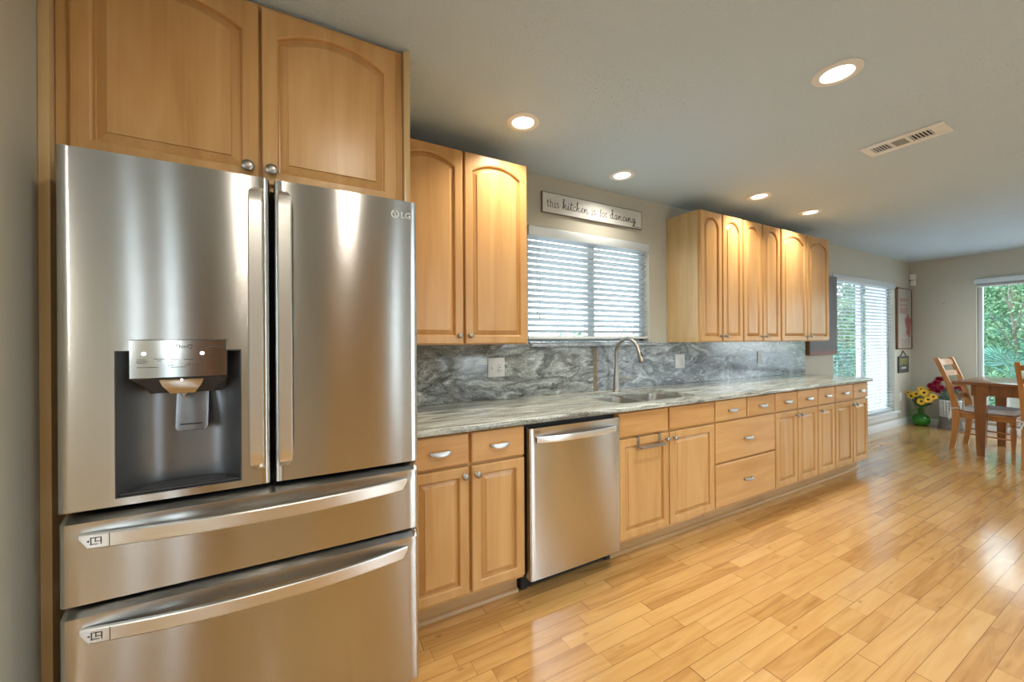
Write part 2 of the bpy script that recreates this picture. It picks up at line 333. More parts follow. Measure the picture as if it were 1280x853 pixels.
# ------------------------------------------------------------------ mesh helpers
class MB:
    def __init__(s): s.bm = bmesh.new()
    def box(s, x0, x1, y0, y1, z0, z1, bev=0.0, seg=2, mi=0):
        vs = [s.bm.verts.new((x, y, z)) for x in (x0, x1) for y in (y0, y1) for z in (z0, z1)]
        q = [(0, 1, 3, 2), (4, 6, 7, 5), (0, 4, 5, 1), (2, 3, 7, 6), (0, 2, 6, 4), (1, 5, 7, 3)]
        fs = [s.bm.faces.new([vs[i] for i in f]) for f in q]
        for f in fs: f.material_index = mi
        if bev > 0:
            es = list({e for f in fs for e in f.edges})
            r = bmesh.ops.bevel(s.bm, geom=es, offset=bev, segments=seg, profile=0.5, affect='EDGES')
            for f in r['faces']: f.material_index = mi
        return s
    def quad(s, *pts, mi=0):
        f = s.bm.faces.new([s.bm.verts.new(p) for p in pts]); f.material_index = mi; return f
    def loops(s, loops, close=True, cap0=False, cap1=False, mi=0):
        """skin between successive vertex loops"""
        rows = [[s.bm.verts.new(p) for p in lp] for lp in loops]
        n = len(rows[0])
        for a, b in zip(rows, rows[1:]):
            for i in range(n if close else n-1):
                j = (i+1) % n
                try: s.bm.faces.new((a[i], a[j], b[j], b[i])).material_index = mi
                except ValueError: pass
        if cap0: s.bm.faces.new(rows[0][::-1]).material_index = mi
        if cap1: s.bm.faces.new(rows[-1]).material_index = mi
        return s
    def tube(s, pts, r, n=10, caps=True, mi=0, flat=None):
        pts = [Vector(p) for p in pts]; k = len(pts)
        rs = r if isinstance(r, (list, tuple)) else [r]*k
        t0 = (pts[1]-pts[0]).normalized()
        ref = Vector((0, 0, 1)) if abs(t0.z) < 0.9 else Vector((1, 0, 0))
        nrm = (ref - t0*ref.dot(t0)).normalized(); lps = []
        for i, p in enumerate(pts):
            t = (pts[min(i+1, k-1)] - pts[max(i-1, 0)]).normalized()
            nrm = (nrm - t*nrm.dot(t)).normalized(); bn = t.cross(nrm)
            lps.append([p + (nrm*math.cos(a)*(flat or 1) + bn*math.sin(a))*rs[i] for a in [2*math.pi*j/n for j in range(n)]])
        return s.loops(lps, True, caps, caps, mi)
    def lathe(s, prof, c, n=24, axis='z', caps=True, mi=0):
        """prof: (radius, height) pairs along axis, from centre c"""
        c = Vector(c); lps = []
        for r, h in prof:
            lp = []
            for j in range(n):
                a = 2*math.pi*j/n; u, v = r*math.cos(a), r*math.sin(a)
                lp.append(c + (Vector((u, v, h)) if axis == 'z' else Vector((u, -h, v)) if axis == 'y' else Vector((h, u, v))))
            lps.append(lp)
        return s.loops(lps, True, caps, caps, mi)
    def prism(s, poly, y0, y1, plane='xz', mi=0):
        """polygon in a plane, extruded along the remaining axis"""
        f = {'xz': lambda p, d: (p[0], d, p[1]), 'xy': lambda p, d: (p[0], p[1], d), 'yz': lambda p, d: (d, p[0], p[1])}[plane]
        a = [s.bm.verts.new(f(p, y0)) for p in poly]; b = [s.bm.verts.new(f(p, y1)) for p in poly]; n = len(poly)
        fs = [s.bm.faces.new(a[::-1]), s.bm.faces.new(b)] + [s.bm.faces.new((a[i], a[(i+1) % n], b[(i+1) % n], b[i])) for i in range(n)]
        for x in fs: x.material_index = mi
        return s
    def ribbon(s, pts2, w, y0, y1, mi=0):
        """flat pen stroke of width w along xz points, from y0 to y1 (thickness)"""
        k = len(pts2); L_, R_ = [], []
        for i in range(k):
            a = Vector(pts2[max(i-1, 0)]); b = Vector(pts2[min(i+1, k-1)]); d = (b-a)
            if d.length < 1e-9: d = Vector((1, 0))
            d.normalize(); nn = Vector((-d.y, d.x))*w/2; p = Vector(pts2[i])
            L_.append(p+nn); R_.append(p-nn)
        for i in range(k-1):
            for (p, q) in ((y0, y0),):
                s.quad((L_[i].x, y0, L_[i].y), (R_[i].x, y0, R_[i].y), (R_[i+1].x, y0, R_[i+1].y), (L_[i+1].x, y0, L_[i+1].y), mi=mi)
            s.quad((L_[i].x, y0, L_[i].y), (L_[i+1].x, y0, L_[i+1].y), (L_[i+1].x, y1, L_[i+1].y), (L_[i].x, y1, L_[i].y), mi=mi)
            s.quad((R_[i].x, y0, R_[i].y), (R_[i].x, y1, R_[i].y), (R_[i+1].x, y1, R_[i+1].y), (R_[i+1].x, y0, R_[i+1].y), mi=mi)
        return s

def root_loc(p):
    while p.parent: p = p.parent
    return Vector(p.location)
def obj(name, mb, mats, parent=None, base=None, smooth=True, local=False, angle=32, recalc=True):
    """MB -> one mesh object. Coordinates are world (moved to the thing's base) unless local."""
    bm = mb.bm
    bmesh.ops.remove_doubles(bm, verts=bm.verts, dist=1e-6)
    if recalc: bmesh.ops.recalc_face_normals(bm, faces=bm.faces)
    off = Vector((0, 0, 0))
    if not local:
        if parent: off = root_loc(parent)
        else:
            if base is None:
                lo = [min(v.co[i] for v in bm.verts) for i in range(3)]; hi = [max(v.co[i] for v in bm.verts) for i in range(3)]
                base = ((lo[0]+hi[0])/2, (lo[1]+hi[1])/2, lo[2])
            off = Vector(base)
        bmesh.ops.translate(bm, verts=bm.verts, vec=-off)
    if smooth:
        for f in bm.faces: f.smooth = True
        ca = math.radians(angle)
        for e in bm.edges:
            if len(e.link_faces) == 2:
                e.smooth = e.calc_face_angle(0.0) < ca
    me = bpy.data.meshes.new(name); bm.to_mesh(me); bm.free()
    for mt in (mats if isinstance(mats, (list, tuple)) else [mats]): me.materials.append(mt)
    o = bpy.data.objects.new(name, me); COL.objects.link(o)
    if parent: o.parent = parent
    elif not local: o.location = off
    return o
def tag(o, label, cat, group=None):
    o['label'] = label; o['category'] = cat
    if group: o['group'] = group
    return o
def thing(name, loc, label, cat, group=None, rz=0.0):
    o = bpy.data.objects.new(name, None); o.empty_display_size = 0.1; COL.objects.link(o)
    o.location = loc; o.rotation_euler = (0, 0, rz)
    return tag(o, label, cat, group)
def structure(o): o['kind'] = 'structure'; return o
def copy_tree(o, parent=None):
    c = o.copy(); COL.objects.link(c)
    if parent: c.parent = parent
    for ch in list(o.children): copy_tree(ch, c)
    return c
def text_mesh(mb, txt, x, z, y, size, depth=0.0008, align='LEFT', squash=1.0, mi=0):
    """built-in font lettering standing in the xz plane, facing -y"""
    cu = bpy.data.curves.new('t', 'FONT'); cu.body = txt; cu.size = size; cu.align_x = align; cu.extrude = depth/2; cu.resolution_u = 3
    o = bpy.data.objects.new('t', cu); COL.objects.link(o)
    dg = bpy.context.evaluated_depsgraph_get(); dg.update()
    me = bpy.data.meshes.new_from_object(o.evaluated_get(dg))
    bpy.data.objects.remove(o); bpy.data.curves.remove(cu)
    vs = [mb.bm.verts.new((x + v.co.x*squash, y - depth/2 - v.co.z, z + v.co.y)) for v in me.vertices]
    for p in me.polygons:
        try: mb.bm.faces.new([vs[i] for i in p.vertices]).material_index = mi
        except ValueError: pass
    bpy.data.meshes.remove(me)

# ------------------------------------------------------------------ the room
CEIL, XF, XW, YS = 2.4605, 7.274, -1.6165, -5.2
def wall_with_holes(name, axis, at, thick, u0, u1, z0, z1, holes, mat):
    """axis 'y': wall in xz plane from y=at to at+thick; axis 'x': wall in yz plane. holes: (u0,u1,z0,z1)"""
    mb = MB()
    us = sorted({u0, u1} | {h[0] for h in holes} | {h[1] for h in holes}); zs = sorted({z0, z1} | {h[2] for h in holes} | {h[3] for h in holes})
    for a, b in zip(us, us[1:]):
        for c, d in zip(zs, zs[1:]):
            mu, mz = (a+b)/2, (c+d)/2
            if any(h[0] < mu < h[1] and h[2] < mz < h[3] for h in holes): continue
            lo, hi = min(at, at+thick), max(at, at+thick)
            if axis == 'y': mb.box(a, b, lo, hi, c, d)
            else: mb.box(lo, hi, a, b, c, d)
    # drop the inner faces between neighbouring cells
    bmesh.ops.remove_doubles(mb.bm, verts=mb.bm.verts, dist=1e-5)
    seen = {}
    for f in mb.bm.faces: seen.setdefault(tuple(sorted(v.index for v in f.verts)), [])
    mb.bm.verts.index_update(); seen = {}
    for f in mb.bm.faces: seen.setdefault(tuple(sorted(v.index for v in f.verts)), []).append(f)
    bmesh.ops.delete(mb.bm, geom=[f for fs in seen.values() if len(fs) > 1 for f in fs], context='FACES')
    return structure(obj(name, mb, mat, smooth=False))
KW = (0.400, 1.585, 1.272, 2.098)      # kitchen window opening
DWN = (4.79, 6.66, 0.225, 2.092)       # dining side window opening
FWN = (-3.4, -0.665, 0.225, 2.10)      # far wall window opening (y range)
wall_with_holes('wall_north', 'y', 0.0, 0.14, -4.6, XF+0.14, 0, CEIL, [KW, DWN], wall_paint)
wall_with_holes('wall_east', 'x', XF, 0.14, YS, 0.0, 0, CEIL, [FWN], wall_paint)
FILL_DOOR = (1.00, 2.30, 0.06, 2.12); SW1 = (3.94, 4.16, 0.3, 2.12); SW2 = (4.72, 4.95, 0.3, 2.12); FILL_HALL = (-4.5, -2.3, 0.3, 2.12); HW = (-2.78, -2.62, 0.35, 2.12); HW2 = (-2.36, -2.20, 0.35, 2.12); BW = (0.38, 0.55, 0.9, 2.12)  # patio door and hall side openings are additions that let in fill light
wall_with_holes('wall_south', 'y', YS, -0.14, -4.6, XF+0.14, 0, CEIL, [FILL_DOOR, HW, HW2, BW, SW1, SW2], wall_paint)
structure(obj('wall_west', MB().box(XW-0.12, XW, -1.02, 0.0, 0, CEIL, 0.004), wall_paint, smooth=False))
wall_with_holes('wall_hall', 'x', -4.6, -0.14, YS, 0.0, 0, CEIL, [FILL_HALL], wall_paint)
structure(obj('floor', MB().box(-4.6, XF, YS, 0.0, -0.05, 0.0), floor_mat, smooth=False))
FILL_SKYLIGHTS = [(0.7, 2.4, -4.7, -2.95), (5.2, 7.0, -4.7, -2.95)]      # unseen skylights, added behind the camera to brighten the room
cl = MB(); xs_ = sorted({-4.74, XF+0.14} | {v for k in FILL_SKYLIGHTS for v in k[:2]}); ys_ = [YS-0.14, -4.7, -2.95, 0.14]
for a, b_ in zip(xs_, xs_[1:]):
    for c, d_ in zip(ys_, ys_[1:]):
        if any(k[0] < (a+b_)/2 < k[1] and k[2] < (c+d_)/2 < k[3] for k in FILL_SKYLIGHTS): continue
        cl.box(a, b_, c, d_, CEIL, CEIL+0.08)
structure(obj('ceiling', cl, ceiling_paint, smooth=False))
for i, k in enumerate(FILL_SKYLIGHTS):
    r_ = bpy.data.objects.new('window_%d' % (10+i), None); COL.objects.link(r_); r_.location = ((k[0]+k[1])/2, (k[2]+k[3])/2, CEIL); structure(r_)  # added skylight, brings fill light into the room
    obj('window_pane', MB().box(k[0]-0.02, k[1]+0.02, k[2]-0.02, k[3]+0.02, CEIL+0.081, CEIL+0.087), pane_glass, r_, smooth=False)

def baseboard(name, x0, x1, y0, y1):
    mb = MB()
    if abs(x1-x0) > abs(y1-y0):
        mb.prism([(y0, 0), (y1, 0), (y1, 0.07), (y1+(y0-y1)*0.35, 0.085), (y1+(y0-y1)*0.7, 0.10), (y0, 0.10)], x0, x1, 'yz')
    else:
        mb.prism([(x0, 0), (x1, 0), (x1, 0.07), (x1+(x0-x1)*0.35, 0.085), (x1+(x0-x1)*0.7, 0.10), (x0, 0.10)], y0, y1, 'xz')
    return structure(obj(name, mb, white_paint))
baseboard('baseboard_north', 3.97, XF, -0.0005, -0.016)
baseboard('baseboard_east', XF-0.0005, XF-0.016, YS+0.02, -0.018)
baseboard('baseboard_south', -4.58, 1.6, YS+0.0005, YS+0.016)

# windows: vinyl frame, mullion, glass
def window_y(name, x0, x1, z0, z1, yc, mull, fw_=0.045):
    root = bpy.data.objects.new(name, None); COL.objects.link(root); root.location = ((x0+x1)/2, yc, z0); structure(root)
    f = MB()
    f.box(x0, x0+fw_, yc-0.03, yc+0.03, z0, z1, 0.004); f.box(x1-fw_, x1, yc-0.03, yc+0.03, z0, z1, 0.004)
    f.box(x0, x1, yc-0.03, yc+0.03, z0, z0+fw_, 0.004); f.box(x0, x1, yc-0.03, yc+0.03, z1-fw_, z1, 0.004)
    for mx_ in mull: f.box(mx_-0.035, mx_+0.035, yc-0.028, yc+0.028, z0+0.01, z1-0.01, 0.004)
    obj('window_frame', f, vinyl, root)
    edges = [x0+fw_] + [v for mx_ in mull for v in (mx_-0.035, mx_+0.035)] + [x1-fw_]
    for a, b in zip(edges[::2], edges[1::2]):
        obj('window_pane', MB().box(a-0.005, b+0.005, yc-0.003, yc+0.003, z0+fw_-0.005, z1-fw_+0.005), pane_glass, root, smooth=False)
    return root
w1 = window_y('window_1', KW[0]+0.002, KW[1]-0.002, KW[2]+0.012, KW[3]-0.002, 0.095, [1.02])
w2 = window_y('window_2', DWN[0]+0.002, DWN[1]-0.002, DWN[2]+0.012, DWN[3]-0.002, 0.10, [5.80])
def window_x(name, y0, y1, z0, z1, xc, mull, fw_=0.045):
    root = bpy.data.objects.new(name, None); COL.objects.link(root); root.location = (xc, (y0+y1)/2, z0); structure(root)
    f = MB()
    f.box(xc-0.03, xc+0.03, y0, y0+fw_, z0, z1, 0.004); f.box(xc-0.03, xc+0.03, y1-fw_, y1, z0, z1, 0.004)
    f.box(xc-0.03, xc+0.03, y0, y1, z0, z0+fw_, 0.004); f.box(xc-0.03, xc+0.03, y0, y1, z1-fw_, z1, 0.004)
    for m_ in mull: f.box(xc-0.028, xc+0.028, m_-0.035, m_+0.035, z0+0.01, z1-0.01, 0.004)
    obj('window_frame', f, vinyl, root)
    edges = [y0+fw_] + [v for m_ in mull for v in (m_-0.035, m_+0.035)] + [y1-fw_]
    for a, b in zip(edges[::2], edges[1::2]):
        obj('window_pane', MB().box(xc-0.003, xc+0.003, a-0.005, b+0.005, z0+fw_-0.005, z1-fw_+0.005), pane_glass, root, smooth=False)
    return root
w3 = window_x('window_3', FWN[0]+0.002, FWN[1]-0.002, FWN[2]+0.012, FWN[3]-0.002, XF+0.08, [-2.03])
w4 = window_y('window_4', HW[0], HW[1], HW[2], HW[3], YS-0.07, [], 0.02)
w10 = window_y('window_9', HW2[0], HW2[1], HW2[2], HW2[3], YS-0.07, [], 0.02)
w6 = window_y('window_5', BW[0], BW[1], BW[2], BW[3], YS-0.07, [], 0.02)
w5 = window_y('door_fill', FILL_DOOR[0], FILL_DOOR[1], FILL_DOOR[2], FILL_DOOR[3], YS-0.07, [1.65])  # unseen patio door, added as the main source of frontal fill
w7 = window_y('window_6', SW1[0], SW1[1], SW1[2], SW1[3], YS-0.07, [], 0.02)
w8 = window_y('window_7', SW2[0], SW2[1], SW2[2], SW2[3], YS-0.07, [], 0.02)
w9 = window_x('window_8', FILL_HALL[0], FILL_HALL[1], FILL_HALL[2], FILL_HALL[3], -4.67, [-3.4])  # window added in the unseen hall to light the left side
# inside stools and aprons
s_ = MB().box(DWN[0]-0.06, DWN[1]+0.07, -0.045, 0.07, DWN[2]-0.012, DWN[2]+0.012, 0.006); s_.box(DWN[0]-0.03, DWN[1]+0.04, -0.018, -0.0005, DWN[2]-0.09, DWN[2]-0.013, 0.004)
structure(obj('trim_1', s_, white_paint))
s_ = MB().box(XF-0.045, XF+0.05, FWN[0]-0.06, FWN[1]+0.06, FWN[2]-0.012, FWN[2]+0.012, 0.006); s_.box(XF-0.018, XF-0.0005, FWN[0]-0.03, FWN[1]+0.03, FWN[2]-0.09, FWN[2]-0.013, 0.004)
structure(obj('trim_2', s_, white_paint))
# granite sill of the kitchen window
structure(obj('trim_3', MB().box(KW[0]+0.001, KW[1]+0.03, -0.05, -0.0225, 1.248, 1.271, 0.004).box(KW[0]+0.001, KW[1]-0.002, -0.026, 0.06, 1.2722, 1.2835, 0.003), granite_right))

# ------------------------------------------------------------------ cabinets
def arch_loop(x0, x1, z0, zs, rise, d, y, n=14):
    """opening outline inset by d: bottom edge, sides, segmental arch from shoulder height zs"""
    w = (x1-x0)/2; xc = (x0+x1)/2
    pts = [(x0+d, y, z0+d)] + [(x0+d+(x1-x0-2*d)*i/6, y, z0+d) for i in range(1, 6)] + [(x1-d, y, z0+d)]
    if rise > 0:
        R = (w*w + rise*rise)/(2*rise); cz = zs + rise - R; r = R - d
        ww = w - d; zsh = cz + math.sqrt(max(r*r - ww*ww, 0))
        a1 = math.atan2(zsh-cz, ww)
        side0 = z0 + d
        for i in range(1, 5): pts.append((x1-d, y, side0 + (zsh-side0)*i/5))
        for i in range(n+1):
            a = a1 + (math.pi-2*a1)*i/n
            pts.append((xc + r*math.cos(a), y, cz + r*math.sin(a)))
        for i in range(4, 0, -1): pts.append((x0+d, y, side0 + (zsh-side0)*i/5))
    else:
        side0 = z0+d; zt = zs-d
        for i in range(1, 5): pts.append((x1-d, y, side0 + (zt-side0)*i/5))
        for i in range(n+1): pts.append((x1-d - (x1-x0-2*d)*i/n, y, zt))
        for i in range(4, 0, -1): pts.append((x0+d, y, side0 + (zt-side0)*i/5))
    return pts
def outer_loop(x0, x1, z0, z1, d, y, n=14): return arch_loop(x0, x1, z0, z1, 0, d, y, n)
def raised_door(name, parent, x0, x1, z0, z1, yb, yf, rise=0.0, stile=0.045, top=0.047, bev=0.030, mat=None):
    """raised-panel door, back at yb, front at yf (yf < yb)"""
    a0, a1, b0 = x0+stile, x1-stile, z0+stile
    zs = z1 - top - rise if rise else z1 - stile
    L_ = [outer_loop(x0, x1, z0, z1, 0.0, yb), outer_loop(x0, x1, z0, z1, 0.0, yf+0.004), outer_loop(x0, x1, z0, z1, 0.0025, yf+0.001), outer_loop(x0, x1, z0, z1, 0.005, yf),
          arch_loop(a0, a1, b0, zs, rise, -0.004, yf), arch_loop(a0, a1, b0, zs, rise, 0.0, yf+0.0015), arch_loop(a0, a1, b0, zs, rise, 0.002, yf+0.005),
          arch_loop(a0, a1, b0, zs, rise, 0.0035, yf+0.0165), arch_loop(a0, a1, b0, zs, rise, 0.0065, yf+0.017),
          arch_loop(a0, a1, b0, zs, rise, bev*0.93, yf+0.0060), arch_loop(a0, a1, b0, zs, rise, bev*0.95, yf+0.0025), arch_loop(a0, a1, b0, zs, rise, bev, yf+0.0022)]
    mb = MB(); mb.loops(L_, True, True, True)
    return obj(name, mb, mat or maple_v, parent, angle=10)
def slab_front(name, parent, x0, x1, z0, z1, yb, yf, mat):
    mb = MB()
    mb.loops([outer_loop(x0, x1, z0, z1, 0, yb), outer_loop(x0, x1, z0, z1, 0, yf+0.006), outer_loop(x0, x1, z0, z1, 0.0015, yf+0.003), outer_loop(x0, x1, z0, z1, 0.006, yf)], True, True, True)
    return obj(name, mb, mat, parent, angle=20)
def knob(parent, x, y, z, r=0.016):
    mb = MB().lathe([(0.010, 0), (0.010, 0.002), (0.0055, 0.006), (0.0055, 0.012), (r*0.75, 0.015), (r, 0.021), (r*0.95, 0.025), (r*0.7, 0.0285), (r*0.3, 0.030)], (x, y, z), 16, 'y')
    return obj('knob', mb, nickel, parent)
def cup_pull(parent, x, y, z, w=0.098, h=0.021):
    """crescent bow pull: straight top edge, bowed lower lip, two short posts"""
    mb = MB(); n, k = 16, 5; rows = []
    for j in range(k+1):
        v = j/k; row = []
        for i in range(n+1):
            u = -1 + 2*i/n; e = math.sqrt(max(0, 1-u*u))
            row.append((x + u*w/2, y - 0.018 - 0.010*e*(0.35+0.65*math.sin(v*math.pi*0.55)), z + h*0.45 - h*v*(0.30+0.70*e**1.3)))
        rows.append(row)
    front = [[mb.bm.verts.new(p) for p in r] for r in rows]
    back = [[mb.bm.verts.new((p[0], p[1]+0.004, p[2])) for p in r] for r in rows]
    for j in range(k):
        for i in range(n):
            mb.bm.faces.new((front[j][i], front[j+1][i], front[j+1][i+1], front[j][i+1]))
            mb.bm.faces.new((back[j][i], back[j][i+1], back[j+1][i+1], back[j+1][i]))
    for a in (0, k):
        for i in range(n): mb.bm.faces.new((front[a][i], front[a][i+1], back[a][i+1], back[a][i]))
    for sx in (-1, 1):
        cx_ = x + sx*(w/2-0.007); mb.box(cx_-0.004, cx_+0.004, y-0.020, y, z-0.006, z+h*0.42, 0.001)
    return obj('pull', mb, nickel_bright, parent)

Y_BODY, Y_BACK, Y_FRONT = -0.6195, -0.6205, -0.6413
def base_cabinet(name, x0, x1, label, drawers, doors, knobs, cat='cabinet', hollow=False):
    t = thing(name, ((x0+x1)/2, -0.31, 0), label, cat)
    b = MB().box(x0+0.0008, x1-0.0008, Y_BODY, -0.026, 0.108, 0.876, 0.001)
    if hollow:   # open box: front frame, sides, bottom, back, so the sink can hang in it
        a, c = x0+0.0008, x1-0.0008
        b = MB().box(a, c, Y_BODY, Y_BODY+0.02, 0.108, 0.876).box(a, a+0.018, Y_BODY+0.0201, -0.026, 0.108, 0.876).box(c-0.018, c, Y_BODY+0.0201, -0.026, 0.108, 0.876)
        b.box(a+0.0181, c-0.0181, Y_BODY+0.0201, -0.026, 0.108, 0.126).box(a+0.0181, c-0.0181, -0.038, -0.026, 0.1261, 0.876)
    obj('body', b, maple_v, t, smooth=False)
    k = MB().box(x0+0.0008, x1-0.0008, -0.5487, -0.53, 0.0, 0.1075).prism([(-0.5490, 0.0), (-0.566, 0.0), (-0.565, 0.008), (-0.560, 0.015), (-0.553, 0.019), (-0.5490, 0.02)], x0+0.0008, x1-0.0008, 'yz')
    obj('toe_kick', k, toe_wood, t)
    for (a, b_, z0, z1, pull) in drawers:
        d = slab_front('drawer' if pull else 'false_front', t, a, b_, z0, z1, Y_BACK, Y_FRONT, maple_h)
        if pull: cup_pull(d, (a+b_)/2, Y_FRONT, (z0+z1)/2 - (0.002 if z1-z0 < 0.2 else 0), min(0.098, (b_-a)*0.48))
    for (a, b_), kx in zip(doors, knobs):
        d = raised_door('door', t, a, b_, 0.130, 0.714, Y_BACK, Y_FRONT)
        if kx is not None: knob(d, kx, Y_FRONT, 0.676)
    return t
DZ = (0.7265, 0.869)
base_cabinet('base_cabinet', -0.590, -0.004, 'maple base cabinet between the refrigerator and dishwasher, two drawers over two doors',
    [(-0.585, -0.305, *DZ, 1), (-0.291, -0.009, *DZ, 1)], [(-0.585, -0.305), (-0.291, -0.009)], [-0.328, -0.268])
base_cabinet('sink_cabinet', 0.6175, 1.504, 'maple sink base cabinet with false drawer fronts and towel bar on its door',
    [(0.622, 1.036, *DZ, 0), (1.052, 1.497, *DZ, 0)], [(0.622, 1.040), (1.048, 1.497)], [1.012, 1.082], hollow=True)
base_cabinet('drawer_cabinet', 1.504, 2.250, 'maple drawer cabinet right of the sink doors, two small drawers above two wide ones',
    [(1.511, 1.868, *DZ, 1), (1.886, 2.243, *DZ, 1), (1.511, 2.243, 0.440, 0.716, 1), (1.511, 2.243, 0.132, 0.428, 1)], [], [])
base_cabinet('base_cabinet', 2.250, 2.914, 'maple two-door base cabinet next right of the wide-drawer stack',
    [(2.258, 2.573, *DZ, 1), (2.589, 2.906, *DZ, 1)], [(2.258, 2.575), (2.587, 2.906)], [2.552, 2.610])
base_cabinet('base_cabinet', 2.914, 3.226, 'narrow maple base cabinet with a single door and drawer, toward the counter\'s far end',
    [(2.922, 3.213, *DZ, 1)], [(2.922, 3.213)], [2.944])
base_cabinet('base_cabinet', 3.226, 3.893, 'maple two-door base cabinet at the counter\'s far end beside the dining area',
    [(3.234, 3.565, *DZ, 1), (3.586, 3.886, *DZ, 1)], [(3.234, 3.567), (3.582, 3.886)], [3.545, 3.606])

UB, UT, YU = 1.272, 2.337, -0.3175
def wall_cabinet(x0, x1, label, doors, rise, left_side=False, stile=0.045):
    t = thing('wall_cabinet', ((x0+x1)/2, -0.15, UB), label, 'cabinet', None)
    b = MB().box(x0+0.0008, x1-0.0008, -0.2955, -0.001, UB, UT, 0.001)
    obj('body', b, maple_side if left_side else maple_v, t, smooth=False)
    if left_side:  # face frame edge and scribe strip seen on the exposed end
        obj('scribe_strip', MB().box(x0-0.006, x0, -0.022, -0.001, UB, UT, 0.001), maple_side, t)
    for i, (a, b_) in enumerate(doors):
        d = raised_door('door', t, a, b_, UB+0.006, UT-0.003, -0.2965, YU, rise, stile=stile)
        knob(d, b_-0.026 if i == 0 else a+0.026, YU, 1.322, 0.015)
    return t
wall_cabinet(-0.585, 0.212, 'maple wall cabinet left of the sink window, with two arched doors', [(-0.580, -0.2005), (-0.188, 0.208)], 0.052)
wall_cabinet(1.8075, 2.389, 'maple wall cabinet right of the sink window, its plain end panel facing the window', [(1.819, 2.090), (2.106, 2.380)], 0.078, True, 0.040)
wall_cabinet(2.389, 2.990, 'middle of the three maple wall cabinets beyond the sink window, two narrow arched doors', [(2.400, 2.675), (2.694, 2.976)], 0.078, False, 0.040)
wall_cabinet(2.990, 3.925, 'maple wall cabinet with two wider arched doors, farthest from the refrigerator, beside the dark picture', [(3.006, 3.460), (3.478, 3.918)], 0.070, False, 0.043)

# cabinet over the refrigerator, with the tall side panels
t = thing('fridge_cabinet', (-1.09, -0.37, 1.815), 'large maple cabinet above the refrigerator with two big arched doors', 'cabinet')
obj('body', MB().box(-1.590, -0.6175, -0.7185, -0.001, 1.815, 2.455, 0.001), maple_v, t, smooth=False)
for i, (a, b_) in enumerate([(-1.556, -1.103), (-1.094, -0.645)]):
    d = raised_door('door', t, a, b_, 1.833, 2.437, -0.7195, -0.7405, 0.052, 0.046, 0.044, 0.034)
    knob(d, b_-0.029 if i == 0 else a+0.029, -0.7405, 1.878, 0.019)
tag(obj('side_panel', MB().box(-1.6155, -1.592, -0.742, -0.001, 0, 2.455, 0.0015), maple_side), 'tall narrow maple side panel on the refrigerator\'s left, against the wall', 'cabinet panel')
tag(obj('side_panel', MB().box(-0.6155, -0.592, -0.742, -0.001, 0, 2.455, 0.0015), maple_side), 'tall maple side panel on the refrigerator\'s right, behind its door edge', 'cabinet panel')

# behind the camera, seen only as reflections: a tall pantry cabinet and a dark hall door on the back wall
for PX0, PX1, where in ((-0.80, 0.14, 'straight behind the camera'), (2.86, 3.80, 'between the added patio door and a narrow window')):
  t = thing('pantry_cabinet', ((PX0+PX1)/2, YS+0.30, 0), 'tall maple pantry cabinet against the back wall, '+where, 'cabinet')
  obj('body', MB().box(PX0, PX1, YS+0.001, YS+0.58, 0.0, 2.30, 0.002), maple_v, t, smooth=False)
  for a, b_ in ((PX0+0.01, PX0+0.465), (PX0+0.475, PX1-0.01)):
    for c, d_ in ((0.11, 1.20), (1.22, 2.28)):
        d = obj('door', MB().box(a, b_, YS+0.581, YS+0.601, c, d_, 0.004).box(a+0.08, b_-0.08, YS+0.6012, YS+0.606, c+0.08, d_-0.08, 0.003), maple_v, t)
dk = bpy.data.objects.new('door_2', None); COL.objects.link(dk); dk.location = (-1.95, YS+0.03, 0); structure(dk)
dm = MB().box(-2.12, -1.72, YS+0.001, YS+0.04, 0.005, 2.05, 0.003)
for c, d_ in ((0.2, 0.95), (1.1, 1.9)): dm.box(-2.04, -1.80, YS+0.0405, YS+0.047, c, d_, 0.003)
obj('door_leaf', dm, brown_edge, dk)

# ------------------------------------------------------------------ countertop, backsplash, sink, faucet
def countertop():
    x0, x1, y0, y1, z0, z1 = -0.590, 3.925, -0.645, -0.003, 0.8785, 0.9084
    hx0, hx1, hy0, hy1, r = 0.70, 1.44, -0.565, -0.165, 0.07
    inner = []
    for cx_, cy_, a0 in ((hx1-r, hy1-r, 0), (hx0+r, hy1-r, 90), (hx0+r, hy0+r, 180), (hx1-r, hy0+r, 270)):
        for i in range(7):
            a = math.radians(a0 + 15*i); inner.append((cx_ + r*math.cos(a), cy_ + r*math.sin(a)))
    outer = [(x0, y0), (x1, y0), (x1, y1), (x0, y1)]
    mb = MB(); bm = mb.bm
    for z, flip in ((z1, False), (z0, True)):
        es = []
        for lp in (outer, inner):
            vs = [bm.verts.new((p[0], p[1], z)) for p in lp]
            es += [bm.edges.new((vs[i], vs[(i+1) % len(vs)])) for i in range(len(vs))]
        bmesh.ops.triangle_fill(bm, use_beauty=True, edges=es)
    for lp in (inner, outer[1:] + outer[:1]):
        n = len(lp); rng = range(n) if lp is inner else range(n-1)
        for i in rng:
            a, b = lp[i], lp[(i+1) % n]
            mb.quad((a[0], a[1], z0), (b[0], b[1], z0), (b[0], b[1], z1), (a[0], a[1], z1))
    # eased front nosing
    prof = [(y0, z1), (y0-0.012, z1-0.001), (y0-0.018, z1-0.004), (y0-0.021, z1-0.009), (y0-0.021, z0+0.007), (y0-0.018, z0+0.002), (y0-0.012, z0), (y0, z0)]
    mb.loops([[(x, p[0], p[1]) for p in prof] for x in (x0, x1)], False)
    mb.bm.faces.new([mb.bm.verts.new((x1, p[0], p[1])) for p in prof])
    o = obj('countertop', mb, granite_top)
    return tag(o, 'long streaked grey-green granite countertop over the base cabinets and dishwasher', 'countertop')
countertop()
